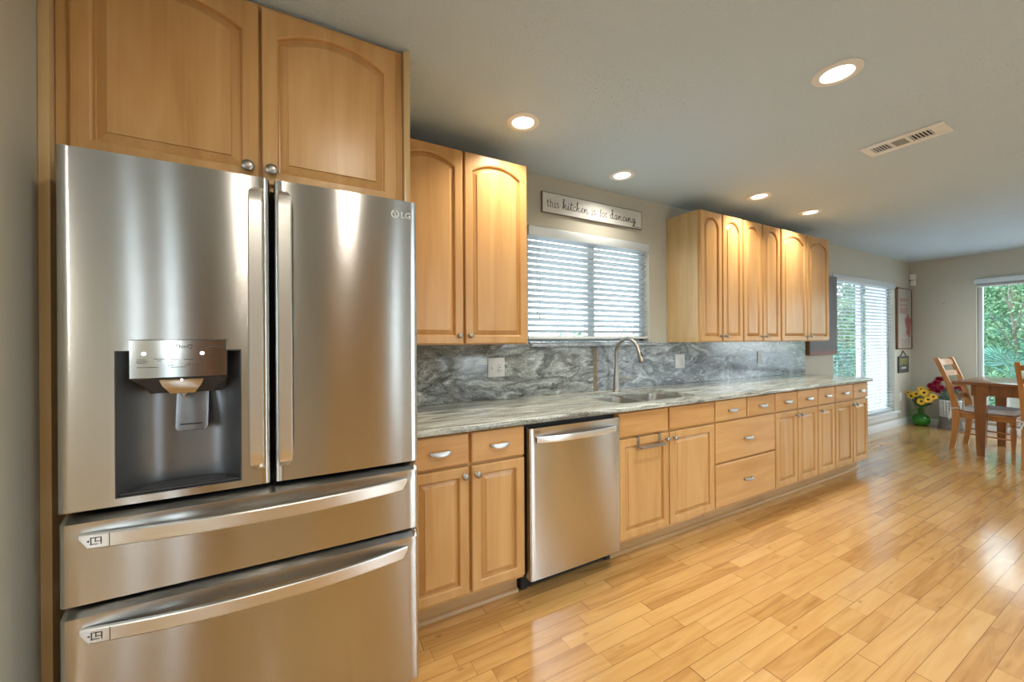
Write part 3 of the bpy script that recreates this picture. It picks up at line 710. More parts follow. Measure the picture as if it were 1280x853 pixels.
tag(obj('backsplash', MB().box(-0.590, 0.962, -0.0225, -0.001, 0.9092, 1.2705, 0.001), granite_left), 'green-grey swirled granite backsplash slab from the refrigerator to the faucet', 'backsplash')
bs = thing('backsplash', (2.5, -0.012, 0.9092), 'blue-grey granite backsplash slab from the faucet to the dining end of the counter', 'backsplash')
obj('slab', MB().box(0.998, 4.076, -0.0225, -0.001, 0.9092, 1.2475, 0.001).box(1.616, 4.076, -0.0225, -0.001, 1.2475, 1.2705), granite_right, bs, smooth=False)
seam_brown = granite('brown_granite_seam', [(0.3, (0.14, 0.10, 0.06)), (0.6, (0.25, 0.20, 0.13))], 9, 0.5)
obj('seam_strip', MB().box(0.963, 0.997, -0.0215, -0.001, 0.9092, 1.2475), seam_brown, bs, smooth=False)['label'] = 'brown seam strip'

t = thing('kitchen_sink', (1.07, -0.365, 0.655), 'stainless double-bowl undermount sink below the faucet', 'sink')
def bowl(x0, x1, y0, y1, zt, zb):
    mb = MB(); r = 0.06
    def rr(d, z, rad):
        pts = []
        for cx_, cy_, a0 in ((x1-d-rad, y1-d-rad, 0), (x0+d+rad, y1-d-rad, 90), (x0+d+rad, y0+d+rad, 180), (x1-d-rad, y0+d+rad, 270)):
            for i in range(6): a = math.radians(a0+18*i); pts.append((cx_+rad*math.cos(a), cy_+rad*math.sin(a), z))
        return pts
    mb.loops([rr(-0.012, zt, r), rr(0.0, zt, r), rr(0.002, zt-0.01, r), rr(0.008, zb+0.03, r), rr(0.02, zb+0.006, r*0.8), rr(0.05, zb, r*0.5)], True, False, True)
    mb.loops([rr(-0.012, zt, r), rr(-0.010, zt-0.01, r), rr(-0.004, zb+0.02, r), rr(0.03, zb-0.006, r*0.6)], True, False, True)
    return mb
b1 = obj('bowl', bowl(0.712, 1.06, -0.555, -0.175, 0.8775, 0.66), steel_sink, t)
b2 = obj('bowl', bowl(1.088, 1.428, -0.555, -0.175, 0.8775, 0.68), steel_sink, t)
for b_, cx_, zb in ((b1, 0.886, 0.66), (b2, 1.258, 0.68)):
    obj('drain', MB().lathe([(0.042, 0.001), (0.040, 0.004), (0.030, 0.003), (0.012, 0.001)], (cx_, -0.36, zb), 20), nickel, b_)

fx, fy = 1.112, -0.108
t = thing('faucet', (fx, fy, 0.9088), 'brushed nickel pull-down gooseneck faucet behind the sink', 'faucet')
obj('body', MB().lathe([(0.030, 0.0), (0.030, 0.005), (0.0265, 0.010), (0.0245, 0.05), (0.021, 0.12), (0.016, 0.165), (0.0135, 0.18)], (fx, fy, 0.9088), 24), nickel, t)
pts = [(fx, fy, 1.085), (fx, fy, 1.19)]
R_ = 0.112
for i in range(1, 15):
    a = math.pi - math.radians(178)*i/14*0.92
    pts.append((fx, fy-R_ - R_*math.cos(a), 1.19 + R_*math.sin(a)))
obj('spout', MB().tube(pts, 0.0125, 16), nickel, t)
e = Vector(pts[-1]); dv = (Vector(pts[-1])-Vector(pts[-2])).normalized(); dv.y *= 0.9; dv.normalize()
sh = obj('spray_head', MB().tube([e-dv*0.002, e+dv*0.004, e+dv*0.03, e+dv*0.07, e+dv*0.088, e+dv*0.092], [0.013, 0.0145, 0.015, 0.0185, 0.0195, 0.016], 16), nickel, t)
obj('button', MB().tube([e+dv*0.02+Vector((0, -0.014, 0.004)), e+dv*0.05+Vector((0, -0.017, 0.004))], 0.006, 8), black, sh)
hd = MB().tube([(fx+0.018, fy, 0.995), (fx+0.045, fy, 0.998)], [0.013, 0.011], 12)
hd.tube([(fx+0.040, fy, 0.998), (fx+0.06, fy-0.012, 1.005), (fx+0.085, fy-0.03, 1.004), (fx+0.115, fy-0.055, 0.997)], [0.008, 0.0075, 0.0065, 0.005], 10)
obj('lever', hd, nickel, t)

# wall plates
def plate(name, xc, zc, w, h, label, kind):
    t = thing(name, (xc, -0.023, zc-h/2), label, 'outlet' if 'outlet' in name else 'switch')
    y = -0.0232
    obj('plate', MB().box(xc-w/2, xc+w/2, y-0.006, y, zc-h/2, zc+h/2, 0.0025), cream_plate, t)
    def toggle(x): obj('toggle', MB().box(x-0.005, x+0.005, y-0.0075, y-0.0062, zc-0.013, zc+0.013).prism([(y-0.007, zc-0.008), (y-0.020, zc-0.010), (y-0.020, zc-0.004), (y-0.007, zc+0.008)], x-0.004, x+0.004, 'yz'), [cream_plate], t)
    def recept(x):
        r = obj('receptacle', MB().box(x-0.0165, x+0.0165, y-0.0085, y-0.0062, zc-0.034, zc+0.034, 0.002), cream_plate, t)
        sl = MB()
        for dz in (-0.018, 0.018):
            sl.box(x-0.007, x-0.005, y-0.0090, y-0.0086, zc+dz-0.004, zc+dz+0.004); sl.box(x+0.005, x+0.007, y-0.0090, y-0.0086, zc+dz-0.004, zc+dz+0.004)
            sl.box(x-0.002, x+0.002, y-0.0090, y-0.0086, zc+dz-0.010, zc+dz-0.007)
        sl.box(x-0.004, x+0.004, y-0.0090, y-0.0086, zc-0.003, zc+0.003)
        obj('slots', sl, dark_grey, r, smooth=False)
    for k, dx in kind: (toggle if k == 't' else recept)(xc+dx)
    return t
plate('switch_outlet', 0.142, 1.119, 0.122, 0.124, 'pale plate with a toggle switch and an outlet on the backsplash nearest the refrigerator', [('t', -0.027), ('r', 0.024)])
plate('switch_outlet', 1.935, 1.106, 0.118, 0.124, 'pale switch and outlet plate on the backsplash just right of the faucet', [('t', -0.027), ('r', 0.024)])
plate('outlet', 3.155, 1.110, 0.072, 0.124, 'narrow pale outlet plate on the backsplash farthest from the refrigerator', [('r', 0.0)])

# ------------------------------------------------------------------ dishwasher
t = thing('dishwasher', (0.306, -0.33, 0), 'stainless steel dishwasher with a bowed bar handle, under the counter', 'dishwasher')
obj('tub', MB().box(0.004, 0.609, -0.615, -0.03, 0.105, 0.873, 0.002), black, t, smooth=False)
obj('toe_panel', MB().box(0.006, 0.607, -0.556, -0.53, 0.004, 0.104).box(0.006, 0.04, -0.575, -0.557, 0.01, 0.10).box(0.575, 0.607, -0.575, -0.557, 0.01, 0.10), black, t, smooth=False)
def bowed_front(x0, x1, z0, z1, yb, yf, bulge=0.006, r=0.012, topslope=0.0, topdepth=0.0, scoop=None, nx=30, nz=24, hole=None):
    """appliance front: slightly convex in plan, rounded vertical edges, optional sloped top lip and shallow finger scoop"""
    xs = [x0, x0+r*0.08, x0+r*0.3, x0+r*0.6, x0+r] + [x0+r+(x1-x0-2*r)*i/nx for i in range(1, nx)] + [x1-r, x1-r*0.6, x1-r*0.3, x1-r*0.08, x1]
    zs = [z0, z0+0.002] + [z0+0.002+(z1-topslope-z0-0.002)*i/nz for i in range(1, nz+1)]
    if topslope: zs += [z1-topslope*0.66, z1-topslope*0.33, z1]
    if hole:
        hx0, hx1, hz0, hz1 = hole
        xs = [x for x in xs if min(abs(x-hx0), abs(x-hx1)) > 0.006] + [hx0, hx1]; xs.sort()
        zs = [z for z in zs if min(abs(z-hz0), abs(z-hz1)) > 0.006] + [hz0, hz1]; zs.sort()
    def yy(x, z):
        u = (x-(x0+x1)/2)/((x1-x0)/2); y = yf - bulge*(1-u*u) + bulge
        e = min(x-x0, x1-x)
        if e < r: q = 1-e/r; y += r*(1-math.sqrt(max(0, 1-q*q)))
        if topslope and z > z1-topslope: y += topdepth*(z-(z1-topslope))/topslope
        if scoop:
            sx = max(0, 1-(u/0.97)**6); dz = (z-scoop[0])/scoop[1]
            y += scoop[2]*sx*math.exp(-dz*dz)
        return y
    mb = MB(); bm = mb.bm
    V = [[bm.verts.new((x, yy(x, z), z)) for z in zs] for x in xs]
    for i in range(len(xs)-1):
        for j in range(len(zs)-1):
            if hole and hx0-1e-6 < (xs[i]+xs[i+1])/2 < hx1 and hz0 < (zs[j]+zs[j+1])/2 < hz1: continue
            bm.faces.new((V[i][j], V[i+1][j], V[i+1][j+1], V[i][j+1]))
    # sides and back
    ring = [V[i][0] for i in range(len(xs))] + [V[-1][j] for j in range(1, len(zs))] + [V[i][-1] for i in range(len(xs)-2, -1, -1)] + [V[0][j] for j in range(len(zs)-2, 0, -1)]
    back = [bm.verts.new((v.co.x, yb, v.co.z)) for v in ring]
    n = len(ring)
    for i in range(n): bm.faces.new((ring[i], back[i], back[(i+1) % n], ring[(i+1) % n]))
    bm.faces.new(back)
    return mb, yy
mb, _ = bowed_front(0.010, 0.604, 0.098, 0.855, -0.618, -0.668, 0.004, 0.008, scoop=(0.835, 0.020, 0.006))
dd = obj('door', mb, steel_front, t, angle=40)
def bow_handle(xa, xb, z, y_face, bow, h, th, dip=0.0, n=28, wedge=0.0):
    """flat bar curving out from the face in plan; z drops by dip at the ends"""
    mb = MB(); lps = []
    for i in range(n+1):
        u = -1+2*i/n; x = (xa+xb)/2 + u*(xb-xa)/2
        y = y_face - 0.004 - bow*(1-abs(u)**2.4)
        hh = h*(1 - wedge*max(0, (abs(u)-0.93)/0.07)**2)
        zz = z - dip*u*u
        y2 = y + th
        lps.append([(x, y+0.001, zz+hh/2), (x, y, zz+hh/2-0.003), (x, y, zz-hh/2+0.003), (x, y+0.001, zz-hh/2), (x, y2, zz-hh/2), (x, y2, zz+hh/2)])
    mb.loops(lps, True, True, True)
    return mb
mb = bow_handle(0.045, 0.572, 0.797, -0.668, 0.030, 0.031, 0.010)
for sx in (0.045, 0.560): mb.box(sx, sx+0.012, -0.672, -0.662, 0.784, 0.811, 0.001)
obj('handle', mb, steel_handle, dd)
mb = MB(); text_mesh(mb, 'LG', 0.052, 0.832, -0.6655, 0.014); mb.box(0.040, 0.047, -0.6662, -0.6655, 0.833, 0.840)
obj('emblem', mb, dark_grey, dd, smooth=False)

# ------------------------------------------------------------------ refrigerator
FL, FR, YF = -1.530, -0.6045, -0.889
t = thing('refrigerator', ((FL+FR)/2, -0.45, 0), 'stainless steel french-door refrigerator with water dispenser and two bottom drawers', 'refrigerator')
obj('case', MB().box(FL+0.018, FR-0.022, -0.775, -0.04, 0.05, 1.775, 0.004), dark_grey, t, smooth=False)
obj('base_grille', MB().box(FL+0.02, FR-0.02, -0.80, -0.74, 0.0, 0.049, 0.004), black, t, smooth=False)
obj('gasket', MB().box(FL+0.016, FR-0.016, -0.789, -0.7755, 0.06, 1.77), black, t, smooth=False)
for a in (FL+0.03, FR-0.12): obj('hinge_cover', MB().box(a, a+0.08, -0.787, -0.70, 1.7755, 1.792, 0.003), dark_grey, t)
# upper doors
HOLE = (-1.415, -1.143, 0.880, 1.268)
mb, yfl = bowed_front(FL, -1.0665, 0.856, 1.800, -0.790, YF, 0.004, 0.013, hole=HOLE)
dl = obj('door', mb, steel_front, t, angle=50)
mb, yfr = bowed_front(-1.0545, FR, 0.856, 1.800, -0.790, YF, 0.004, 0.013)
dr = obj('door', mb, steel_front, t, angle=50)
def v_handle(xa, xb, z0, z1, y_face, out=0.048, th=0.013, side=1):
    """flat vertical bar, bowed out from the door, ends curling back to it"""
    mb = MB(); lps = []; n = 40
    for i in range(n+1):
        v = i/n; z = z0+(z1-z0)*v; q = abs(2*v-1)
        o_ = out*(1-max(0, (q-0.90)/0.10)**2.2)*(1-0.10*q*q)
        y = y_face - 0.003 - o_; y2 = y+th
        cut = 0.010*max(0, (q-0.93)/0.07)**2
        a, b_ = (xa+cut, xb) if side > 0 else (xa, xb-cut)
        lps.append([(a, y+0.003, z), (a+0.003, y, z), (b_-0.003, y, z), (b_, y+0.003, z), (b_, y2, z), (a, y2, z)])
    mb.loops(lps, True, True, True)
    return mb
yc = YF - 0.0005
obj('handle', v_handle(-1.1170, -1.0800, 0.905, 1.765, yc), steel_handle, dl)
obj('handle', v_handle(-1.0420, -1.0050, 0.905, 1.765, yc, side=-1), steel_handle, dr)
# maker's mark on the right door
mb = MB(); lx, lz = -0.6845, 1.748; ly = -0.8885
for i in range(24):
    a0, a1 = 2*math.pi*i/24, 2*math.pi*(i+1)/24
    if i == 5: continue
    mb.quad(*[(lx+r*math.cos(a), ly, lz+r*math.sin(a)) for r, a in ((0.0135, a0), (0.0135, a1), (0.0105, a1), (0.0105, a0))])
mb.box(lx-0.001, lx+0.0015, ly-0.0003, ly, lz-0.006, lz+0.006); mb.box(lx-0.001, lx+0.006, ly-0.0003, ly, lz-0.006, lz-0.004)
mb.lathe([(0.002, 0.0), (0.002, 0.0004)], (lx-0.006, ly, lz+0.004), 10, 'y')
text_mesh(mb, 'LG', lx+0.020, lz-0.0105, ly, 0.030)
obj('emblem', mb, light_logo, dr, smooth=False)
# drawers
for (z0, z1, hz) in ((0.612, 0.832, 0.779), (0.060, 0.587, 0.533)):
    mb, _ = bowed_front(FL+0.002, FR, z0, z1+0.008, -0.790, YF, 0.005, 0.013, topslope=0.016, topdepth=0.030, scoop=(hz+0.030, 0.016, 0.004), nz=40)
    d = obj('drawer', mb, steel_front, t, angle=50)
    h = MB(); lps = []; n = 48; xa, xb = -1.486, -0.648
    for i in range(n+1):
        u = -1+2*i/n; x = (xa+xb)/2+u*(xb-xa)/2
        y = YF - 0.006 - 0.046*(1-abs(u)**2.2)
        k = max(0, (abs(u)-0.955)/0.045)
        zt = hz + 0.0195; zb_ = hz - 0.0195 + 0.026*k**1.5
        y2 = y + 0.012
        lps.append([(x, y+0.002, zt), (x, y, zt-0.003), (x, y, zb_+0.003), (x, y+0.002, zb_), (x, y2, zb_), (x, y2, zt)])
    h.loops(lps, True, True, True)
    hh = obj('handle', h, steel_handle, d)
    # engraved drawer icon at the handle's left end
    ic = MB(); ix, iy, iz = -1.452, YF-0.0175, hz+0.001
    def fr(x0, x1, z0_, z1_, w=0.0014):
        for a, b_, c, e_ in ((x0, x1, z0_, z0_+w), (x0, x1, z1_-w, z1_), (x0, x0+w, z0_, z1_), (x1-w, x1, z0_, z1_)):
            yl = -0.8955 - 0.046*(1-abs((a+b_)/2/((xb-xa)/2) - (xa+xb)/(xb-xa))**2.2)
            ic.box(a, b_, yl-0.0008, yl+0.0002, c, e_)
    fr(ix-0.010, ix+0.012, iz-0.009, iz+0.009); fr(ix-0.001, ix+0.012, iz-0.002, iz+0.009)
    yl = -0.8955 - 0.046*(1-abs((ix-0.016)/((xb-xa)/2) - (xa+xb)/(xb-xa))**2.2)
    ic.prism([(ix-0.018, iz), (ix-0.013, iz+0.003), (ix-0.013, iz-0.003)], yl-0.0012, yl+0.0002)
    yl = -0.8955 - 0.046*(1-abs((ix+0.028)/((xb-xa)/2) - (xa+xb)/(xb-xa))**2.2)
    ic.box(ix+0.0275, ix+0.0285, yl-0.0006, yl+0.0004, iz-0.017, iz+0.017)
    obj('icon', ic, dark_grey, hh, smooth=False)
# dispenser recess, panel, nozzle, paddle, tray
dp = obj('dispenser_recess', MB(), steel_dark, dl)
def recess():
    mb = MB(); hx0, hx1, hz0, hz1 = HOLE; n = 24; rows = []
    dep = 0.083
    for j in range(2):
        z = hz0 if j == 0 else hz1; row = []
        for i in range(n+1):
            u = -1+2*i/n; x = (hx0+hx1)/2 + u*(hx1-hx0)/2
            row.append((x, yfl(x, z) + dep*(1-abs(u)**3.2), z))
        rows.append(row)
    V = [[mb.bm.verts.new(p) for p in r] for r in rows]
    for i in range(n): mb.bm.faces.new((V[0][i], V[0][i+1], V[1][i+1], V[1][i]))
    for j in (0, 1):
        Fv = [mb.bm.verts.new((p[0], yfl(p[0], p[2]), p[2])) for p in rows[j]]
        for i in range(n):
            try: mb.bm.faces.new((V[j][i], V[j][i+1], Fv[i+1], Fv[i]))
            except ValueError: pass
    # dark rim
    return mb
bpy.data.objects.remove(dp)
dp = obj('dispenser_recess', recess(), steel_dark, dl, angle=40)
hx0, hx1, hz0, hz1 = HOLE
rim = MB()
for a, b_, c, d_ in ((hx0-0.003, hx0, hz0-0.003, hz1+0.003), (hx1, hx1+0.003, hz0-0.003, hz1+0.003), (hx0, hx1, hz0-0.003, hz0), (hx0, hx1, hz1, hz1+0.003)):
    rim.box(a, b_, YF+0.0005-0.003, YF+0.006, c, d_)
obj('rim', rim, dark_grey, dp, smooth=False)
tr = MB()
n = 16; pts = []
for i in range(n+1):
    u = -1+2*i/n; pts.append(((hx0+hx1)/2+u*(hx1-hx0)/2*0.97, YF+0.004+0.070*(1-abs(u)**3.2)))
tr.prism(pts, hz0+0.001, hz0+0.006, 'xy')
for i in range(7): tr.box(hx0+0.04, hx1-0.04, YF+0.016+i*0.008, YF+0.019+i*0.008, hz0+0.006, hz0+0.0085)
obj('drip_tray', tr, dark_grey, dp, smooth=False)
# control panel: glossy face, wedge-shaped underside going back into the recess
px0, px1, pz0, pz1 = -1.388, -1.172, 1.193, 1.301
pn = MB(); yf_ = YF-0.010
pn.loops([[(px0, YF+0.03, pz1), (px1, YF+0.03, pz1), (px1, YF+0.03, pz0+0.01), (px0, YF+0.03, pz0+0.01)],
          [(px0, yf_+0.003, pz1), (px1, yf_+0.003, pz1), (px1, yf_+0.003, pz0), (px0, yf_+0.003, pz0)],
          [(px0+0.002, yf_, pz1-0.002), (px1-0.002, yf_, pz1-0.002), (px1-0.002, yf_, pz0+0.003), (px0+0.002, yf_, pz0+0.003)]], True, True, True)
cp = obj('control_panel', pn, panel_gloss, dp)
un = MB()
un.loops([[(px0+0.001, yf_+0.006, pz0), (px1-0.001, yf_+0.006, pz0), (px1-0.001, YF+0.055, pz0), (px0+0.001, YF+0.055, pz0)],
          [(px0+0.045, YF+0.040, pz0-0.045), (px1-0.045, YF+0.040, pz0-0.045), (px1-0.02, YF+0.072, pz0-0.048), (px0+0.02, YF+0.072, pz0-0.048)]], True, True, True)
obj('housing', un, dark_grey, dp)
mk = MB(); yt_ = yf_-0.0001
text_mesh(mk, 'ThinQ', -1.292, 1.2765, yt_, 0.0150)
mk.box(-1.222, -1.216, yt_-0.0004, yt_, 1.276, 1.282)
rnd = random.Random(3)
for x_, z_, w_ in ((-1.214, 1.279, 0.036), (-1.371, 1.245, 0.016), (-1.373, 1.240, 0.022), (-1.371, 1.236, 0.018), (-1.335, 1.246, 0.021), (-1.330, 1.241, 0.010), (-1.300, 1.244, 0.014), (-1.272, 1.244, 0.022), (-1.235, 1.247, 0.012), (-1.235, 1.243, 0.014), (-1.204, 1.245, 0.012),
                   (-1.371, 1.224, 0.020), (-1.350, 1.224, 0.022), (-1.306, 1.228, 0.010), (-1.270, 1.229, 0.010), (-1.253, 1.229, 0.014), (-1.300, 1.223, 0.034)):
    x = x_
    while x < x_+w_:
        cw = rnd.uniform(0.0012, 0.0024); mk.box(x, x+cw, yt_-0.0003, yt_, z_, z_+rnd.uniform(0.0014, 0.0022)); x += cw+0.0007
obj('markings', mk, ink, cp, smooth=False)
for x_ in (-1.357, -1.231): obj('indicator', MB().lathe([(0.0050, 0.0), (0.0050, 0.0006), (0.001, 0.0008)], (x_, yt_, 1.262), 14, 'y'), led, cp)
nz = MB()
nz.loops([[(-1.330, YF+0.000, pz0-0.001), (-1.228, YF+0.000, pz0-0.001), (-1.238, YF+0.05, pz0-0.001), (-1.320, YF+0.05, pz0-0.001)],
          [(-1.322, YF+0.002, pz0-0.022), (-1.236, YF+0.002, pz0-0.022), (-1.242, YF+0.05, pz0-0.022), (-1.316, YF+0.05, pz0-0.022)],
          [(-1.306, YF+0.012, pz0-0.045), (-1.252, YF+0.012, pz0-0.045), (-1.256, YF+0.05, pz0-0.047), (-1.302, YF+0.05, pz0-0.047)]], True, True, True)
nzo = obj('nozzle', nz, panel_gloss, dp)
obj('nozzle_tip', MB().lathe([(0.008, 0.0), (0.008, -0.006), (0.005, -0.012)], (-1.279, YF+0.03, pz0-0.047), 12), nickel, nzo)
obj('indicator', MB().lathe([(0.003, 0.0), (0.003, 0.0006)], (-1.279, YF-0.0002, pz0-0.006), 10, 'y'), led, nzo)
pd_ = MB(); lp = []
for sx, sz in ((-1, 1), (-1, 0.08), (-0.8, 0), (0.8, 0), (1, 0.08), (1, 1)):
    lp.append((-1.266+sx*0.038, 1.033+sz*0.115))
def pad(lp, dy): return [(x, YF+0.045+dy + (z-1.033)*0.16, z) for x, z in lp]
pd_.loops([pad(lp, 0.012), pad(lp, 0.0), pad([(-1.266+(x+1.266)*0.9, 1.033+(z-1.033)*0.96+0.002) for x, z in lp], -0.002)], True, True, True)
pdo = obj('paddle', pd_, steel_dark, dp)
obj('grip', MB().box(-1.293, -1.241, YF+0.0405, YF+0.0462, 1.052, 1.0545, 0.0008), black, pdo)

# ------------------------------------------------------------------ over-door towel bar on the sink door
t = thing('towel_bar', (0.90, -0.66, 0.66), 'small nickel over-the-door towel bar on the left sink cabinet door', 'towel bar')
for sx in (0.772, 0.952):
    mb = MB().box(sx-0.010, sx+0.010, Y_FRONT-0.0035, Y_FRONT-0.0008, 0.655, 0.7165, 0.0006); mb.box(sx-0.010, sx+0.010, Y_FRONT-0.0035, Y_FRONT+0.019, 0.7155, 0.7175, 0.0006)
    mb.box(sx-0.010, sx+0.010, Y_FRONT-0.040, Y_FRONT-0.0008, 0.653, 0.6565, 0.0006)
    obj('hook', mb, nickel, t)
obj('bar', MB().box(0.762, 0.962, Y_FRONT-0.043, Y_FRONT-0.038, 0.653, 0.672, 0.0015), nickel, t)

# ------------------------------------------------------------------ wooden sign with lettering
t = thing('wall_sign', (1.0, -0.009, 2.20), 'long white board sign reading "this kitchen is for dancing" above the sink window', 'sign')
obj('board', MB().box(0.516, 1.482, -0.0185, -0.001, 2.204, 2.342, 0.0015), sign_white, t)
ed = MB()
for a, b_, c, d_ in ((0.512, 0.516, 2.200, 2.346), (1.482, 1.486, 2.200, 2.346), (0.516, 1.482, 2.200, 2.204), (0.516, 1.482, 2.342, 2.346)): ed.box(a, b_, -0.020, -0.001, c, d_)
obj('edge_shadow', ed, plain('grey_edge_shadow', (0.22, 0.20, 0.18), 0.7), t, smooth=False)  # grey strips stand in for the shadow along the board's edges
def arc(cx_, cz_, rx, rz, a0, a1, n=10):
    return [(cx_+rx*math.cos(math.radians(a0+(a1-a0)*i/n)), cz_+rz*math.sin(math.radians(a0+(a1-a0)*i/n))) for i in range(n+1)]
def B(*p, n=8):
    """smooth curve through the points"""
    out = []; q = [p[0]] + list(p) + [p[-1]]
    for i in range(1, len(q)-2):
        p0, p1, p2, p3 = q[i-1], q[i], q[i+1], q[i+2]
        for k in range(n):
            s = k/n
            out.append(tuple(0.5*((2*p1[j]) + (-p0[j]+p2[j])*s + (2*p0[j]-5*p1[j]+4*p2[j]-p3[j])*s*s + (-p0[j]+3*p1[j]-3*p2[j]+p3[j])*s**3) for j in (0, 1)))
    return out + [p[-1]]
# typewriter letters: strokes in a box, x-height 1
SERIF = {
 't': (0.75, [[(0.3, 1.5), (0.3, 0.2)] + arc(0.5, 0.2, 0.2, 0.2, 180, 320, 6), [(0.05, 1.0), (0.62, 1.0)]]),
 'h': (0.95, [[(0.2, 1.6), (0.2, 0.0)], [(0.05, 1.6), (0.2, 1.6)], [(0.05, 0), (0.38, 0)], arc(0.46, 0.68, 0.26, 0.32, 170, 0, 8) + [(0.72, 0.0)], [(0.58, 0), (0.88, 0)]]),
 'i': (0.6, [[(0.12, 1.0), (0.32, 1.0), (0.32, 0.0)], [(0.08, 0), (0.55, 0)], [(0.29, 1.32), (0.35, 1.42)]]),
 's': (0.8, [B((0.62, 0.82), (0.50, 0.98), (0.28, 0.98), (0.14, 0.78), (0.30, 0.57), (0.52, 0.44), (0.65, 0.23), (0.50, 0.02), (0.25, 0.02), (0.12, 0.2))]),
 'f': (0.75, [arc(0.5, 1.3, 0.2, 0.22, 20, 180, 8) + [(0.3, 0.0)], [(0.08, 1.0), (0.6, 1.0)], [(0.12, 0), (0.5, 0)]]),
 'o': (0.9, [arc(0.42, 0.5, 0.32, 0.5, 90, 450, 18)]),
 'r': (0.8, [[(0.1, 1.0), (0.25, 1.0), (0.25, 0.0)], [(0.08, 0), (0.48, 0)], arc(0.48, 0.70, 0.23, 0.30, 175, 30, 8)]),
}
# brush-script letters, joined
SCRIPT = {
 'k': (0.95, [B((0.05, 0.1), (0.28, 1.3), (0.34, 2.0), (0.20, 2.05), (0.16, 1.3), (0.18, 0.0)), B((0.18, 0.5), (0.38, 0.95), (0.62, 0.95), (0.58, 0.6), (0.22, 0.5), (0.5, 0.35), (0.68, 0.02), (0.95, 0.15))]),
 'i': (0.5, [B((-0.02, 0.12), (0.18, 0.9), (0.15, 0.2), (0.25, 0.02), (0.5, 0.2)), [(0.20, 1.3), (0.25, 1.45)]]),
 't': (0.55, [B((-0.02, 0.15), (0.2, 1.0), (0.25, 1.75), (0.18, 0.5), (0.28, 0.02), (0.55, 0.2)), [(-0.1, 1.15), (0.62, 1.28)]]),
 'c': (0.65, [B((0.55, 0.8), (0.38, 0.98), (0.14, 0.75), (0.10, 0.3), (0.28, 0.02), (0.65, 0.25))]),
 'h': (0.85, [B((-0.02, 0.2), (0.22, 1.3), (0.30, 1.95), (0.18, 1.9), (0.12, 0.9), (0.12, 0.0)), B((0.12, 0.3), (0.32, 0.9), (0.5, 0.8), (0.48, 0.2), (0.6, 0.02), (0.85, 0.2))]),
 'e': (0.65, [B((-0.02, 0.2), (0.3, 0.5), (0.45, 0.85), (0.28, 1.0), (0.12, 0.6), (0.2, 0.1), (0.4, 0.02), (0.65, 0.25))]),
 'n': (0.9, [B((-0.02, 0.2), (0.12, 0.95), (0.14, 0.0)), B((0.14, 0.3), (0.34, 0.92), (0.52, 0.8), (0.5, 0.2), (0.62, 0.02), (0.9, 0.25))]),
 'd': (0.95, [B((0.55, 0.8), (0.35, 0.95), (0.12, 0.65), (0.12, 0.2), (0.35, 0.05), (0.55, 0.5), (0.62, 1.7), (0.5, 2.0), (0.40, 1.75), (0.55, 0.6), (0.6, 0.1), (0.75, 0.02), (0.95, 0.2))]),
 'a': (0.8, [B((0.5, 0.85), (0.3, 0.98), (0.1, 0.6), (0.14, 0.1), (0.34, 0.05), (0.5, 0.8), (0.5, 0.2), (0.6, 0.02), (0.8, 0.2))]),
 'g': (0.85, [B((0.52, 0.85), (0.3, 0.98), (0.1, 0.6), (0.16, 0.15), (0.36, 0.1), (0.52, 0.85), (0.54, -0.1), (0.42, -0.8), (0.2, -0.7), (0.35, -0.3), (0.85, 0.3))]),
}
let = MB()
def write(word, font, x, z, h, wx, pen):
    for ch in word:
        adv, strokes = font[ch]
        for st in strokes: let.ribbon([(x+px*h*wx, z+pz*h) for px, pz in st], pen, -0.0200, -0.0188)
        x += adv*h*wx
    return x
write('this', SERIF, 0.547, 2.245, 0.034, 1.06, 0.0040)
write('kitchen', SCRIPT, 0.685, 2.243, 0.035, 1.37, 0.0048)
write('is', SERIF, 0.949, 2.245, 0.034, 1.08, 0.0040)
write('for', SERIF, 1.032, 2.243, 0.034, 0.98, 0.0040)
write('dancing', SCRIPT, 1.139, 2.243, 0.035, 1.44, 0.0048)
let.ribbon(B((1.37, 2.214), (1.41, 2.2125), (1.46, 2.214)), 0.003, -0.0200, -0.0188)
obj('lettering', let, ink, t, smooth=False, recalc=False)

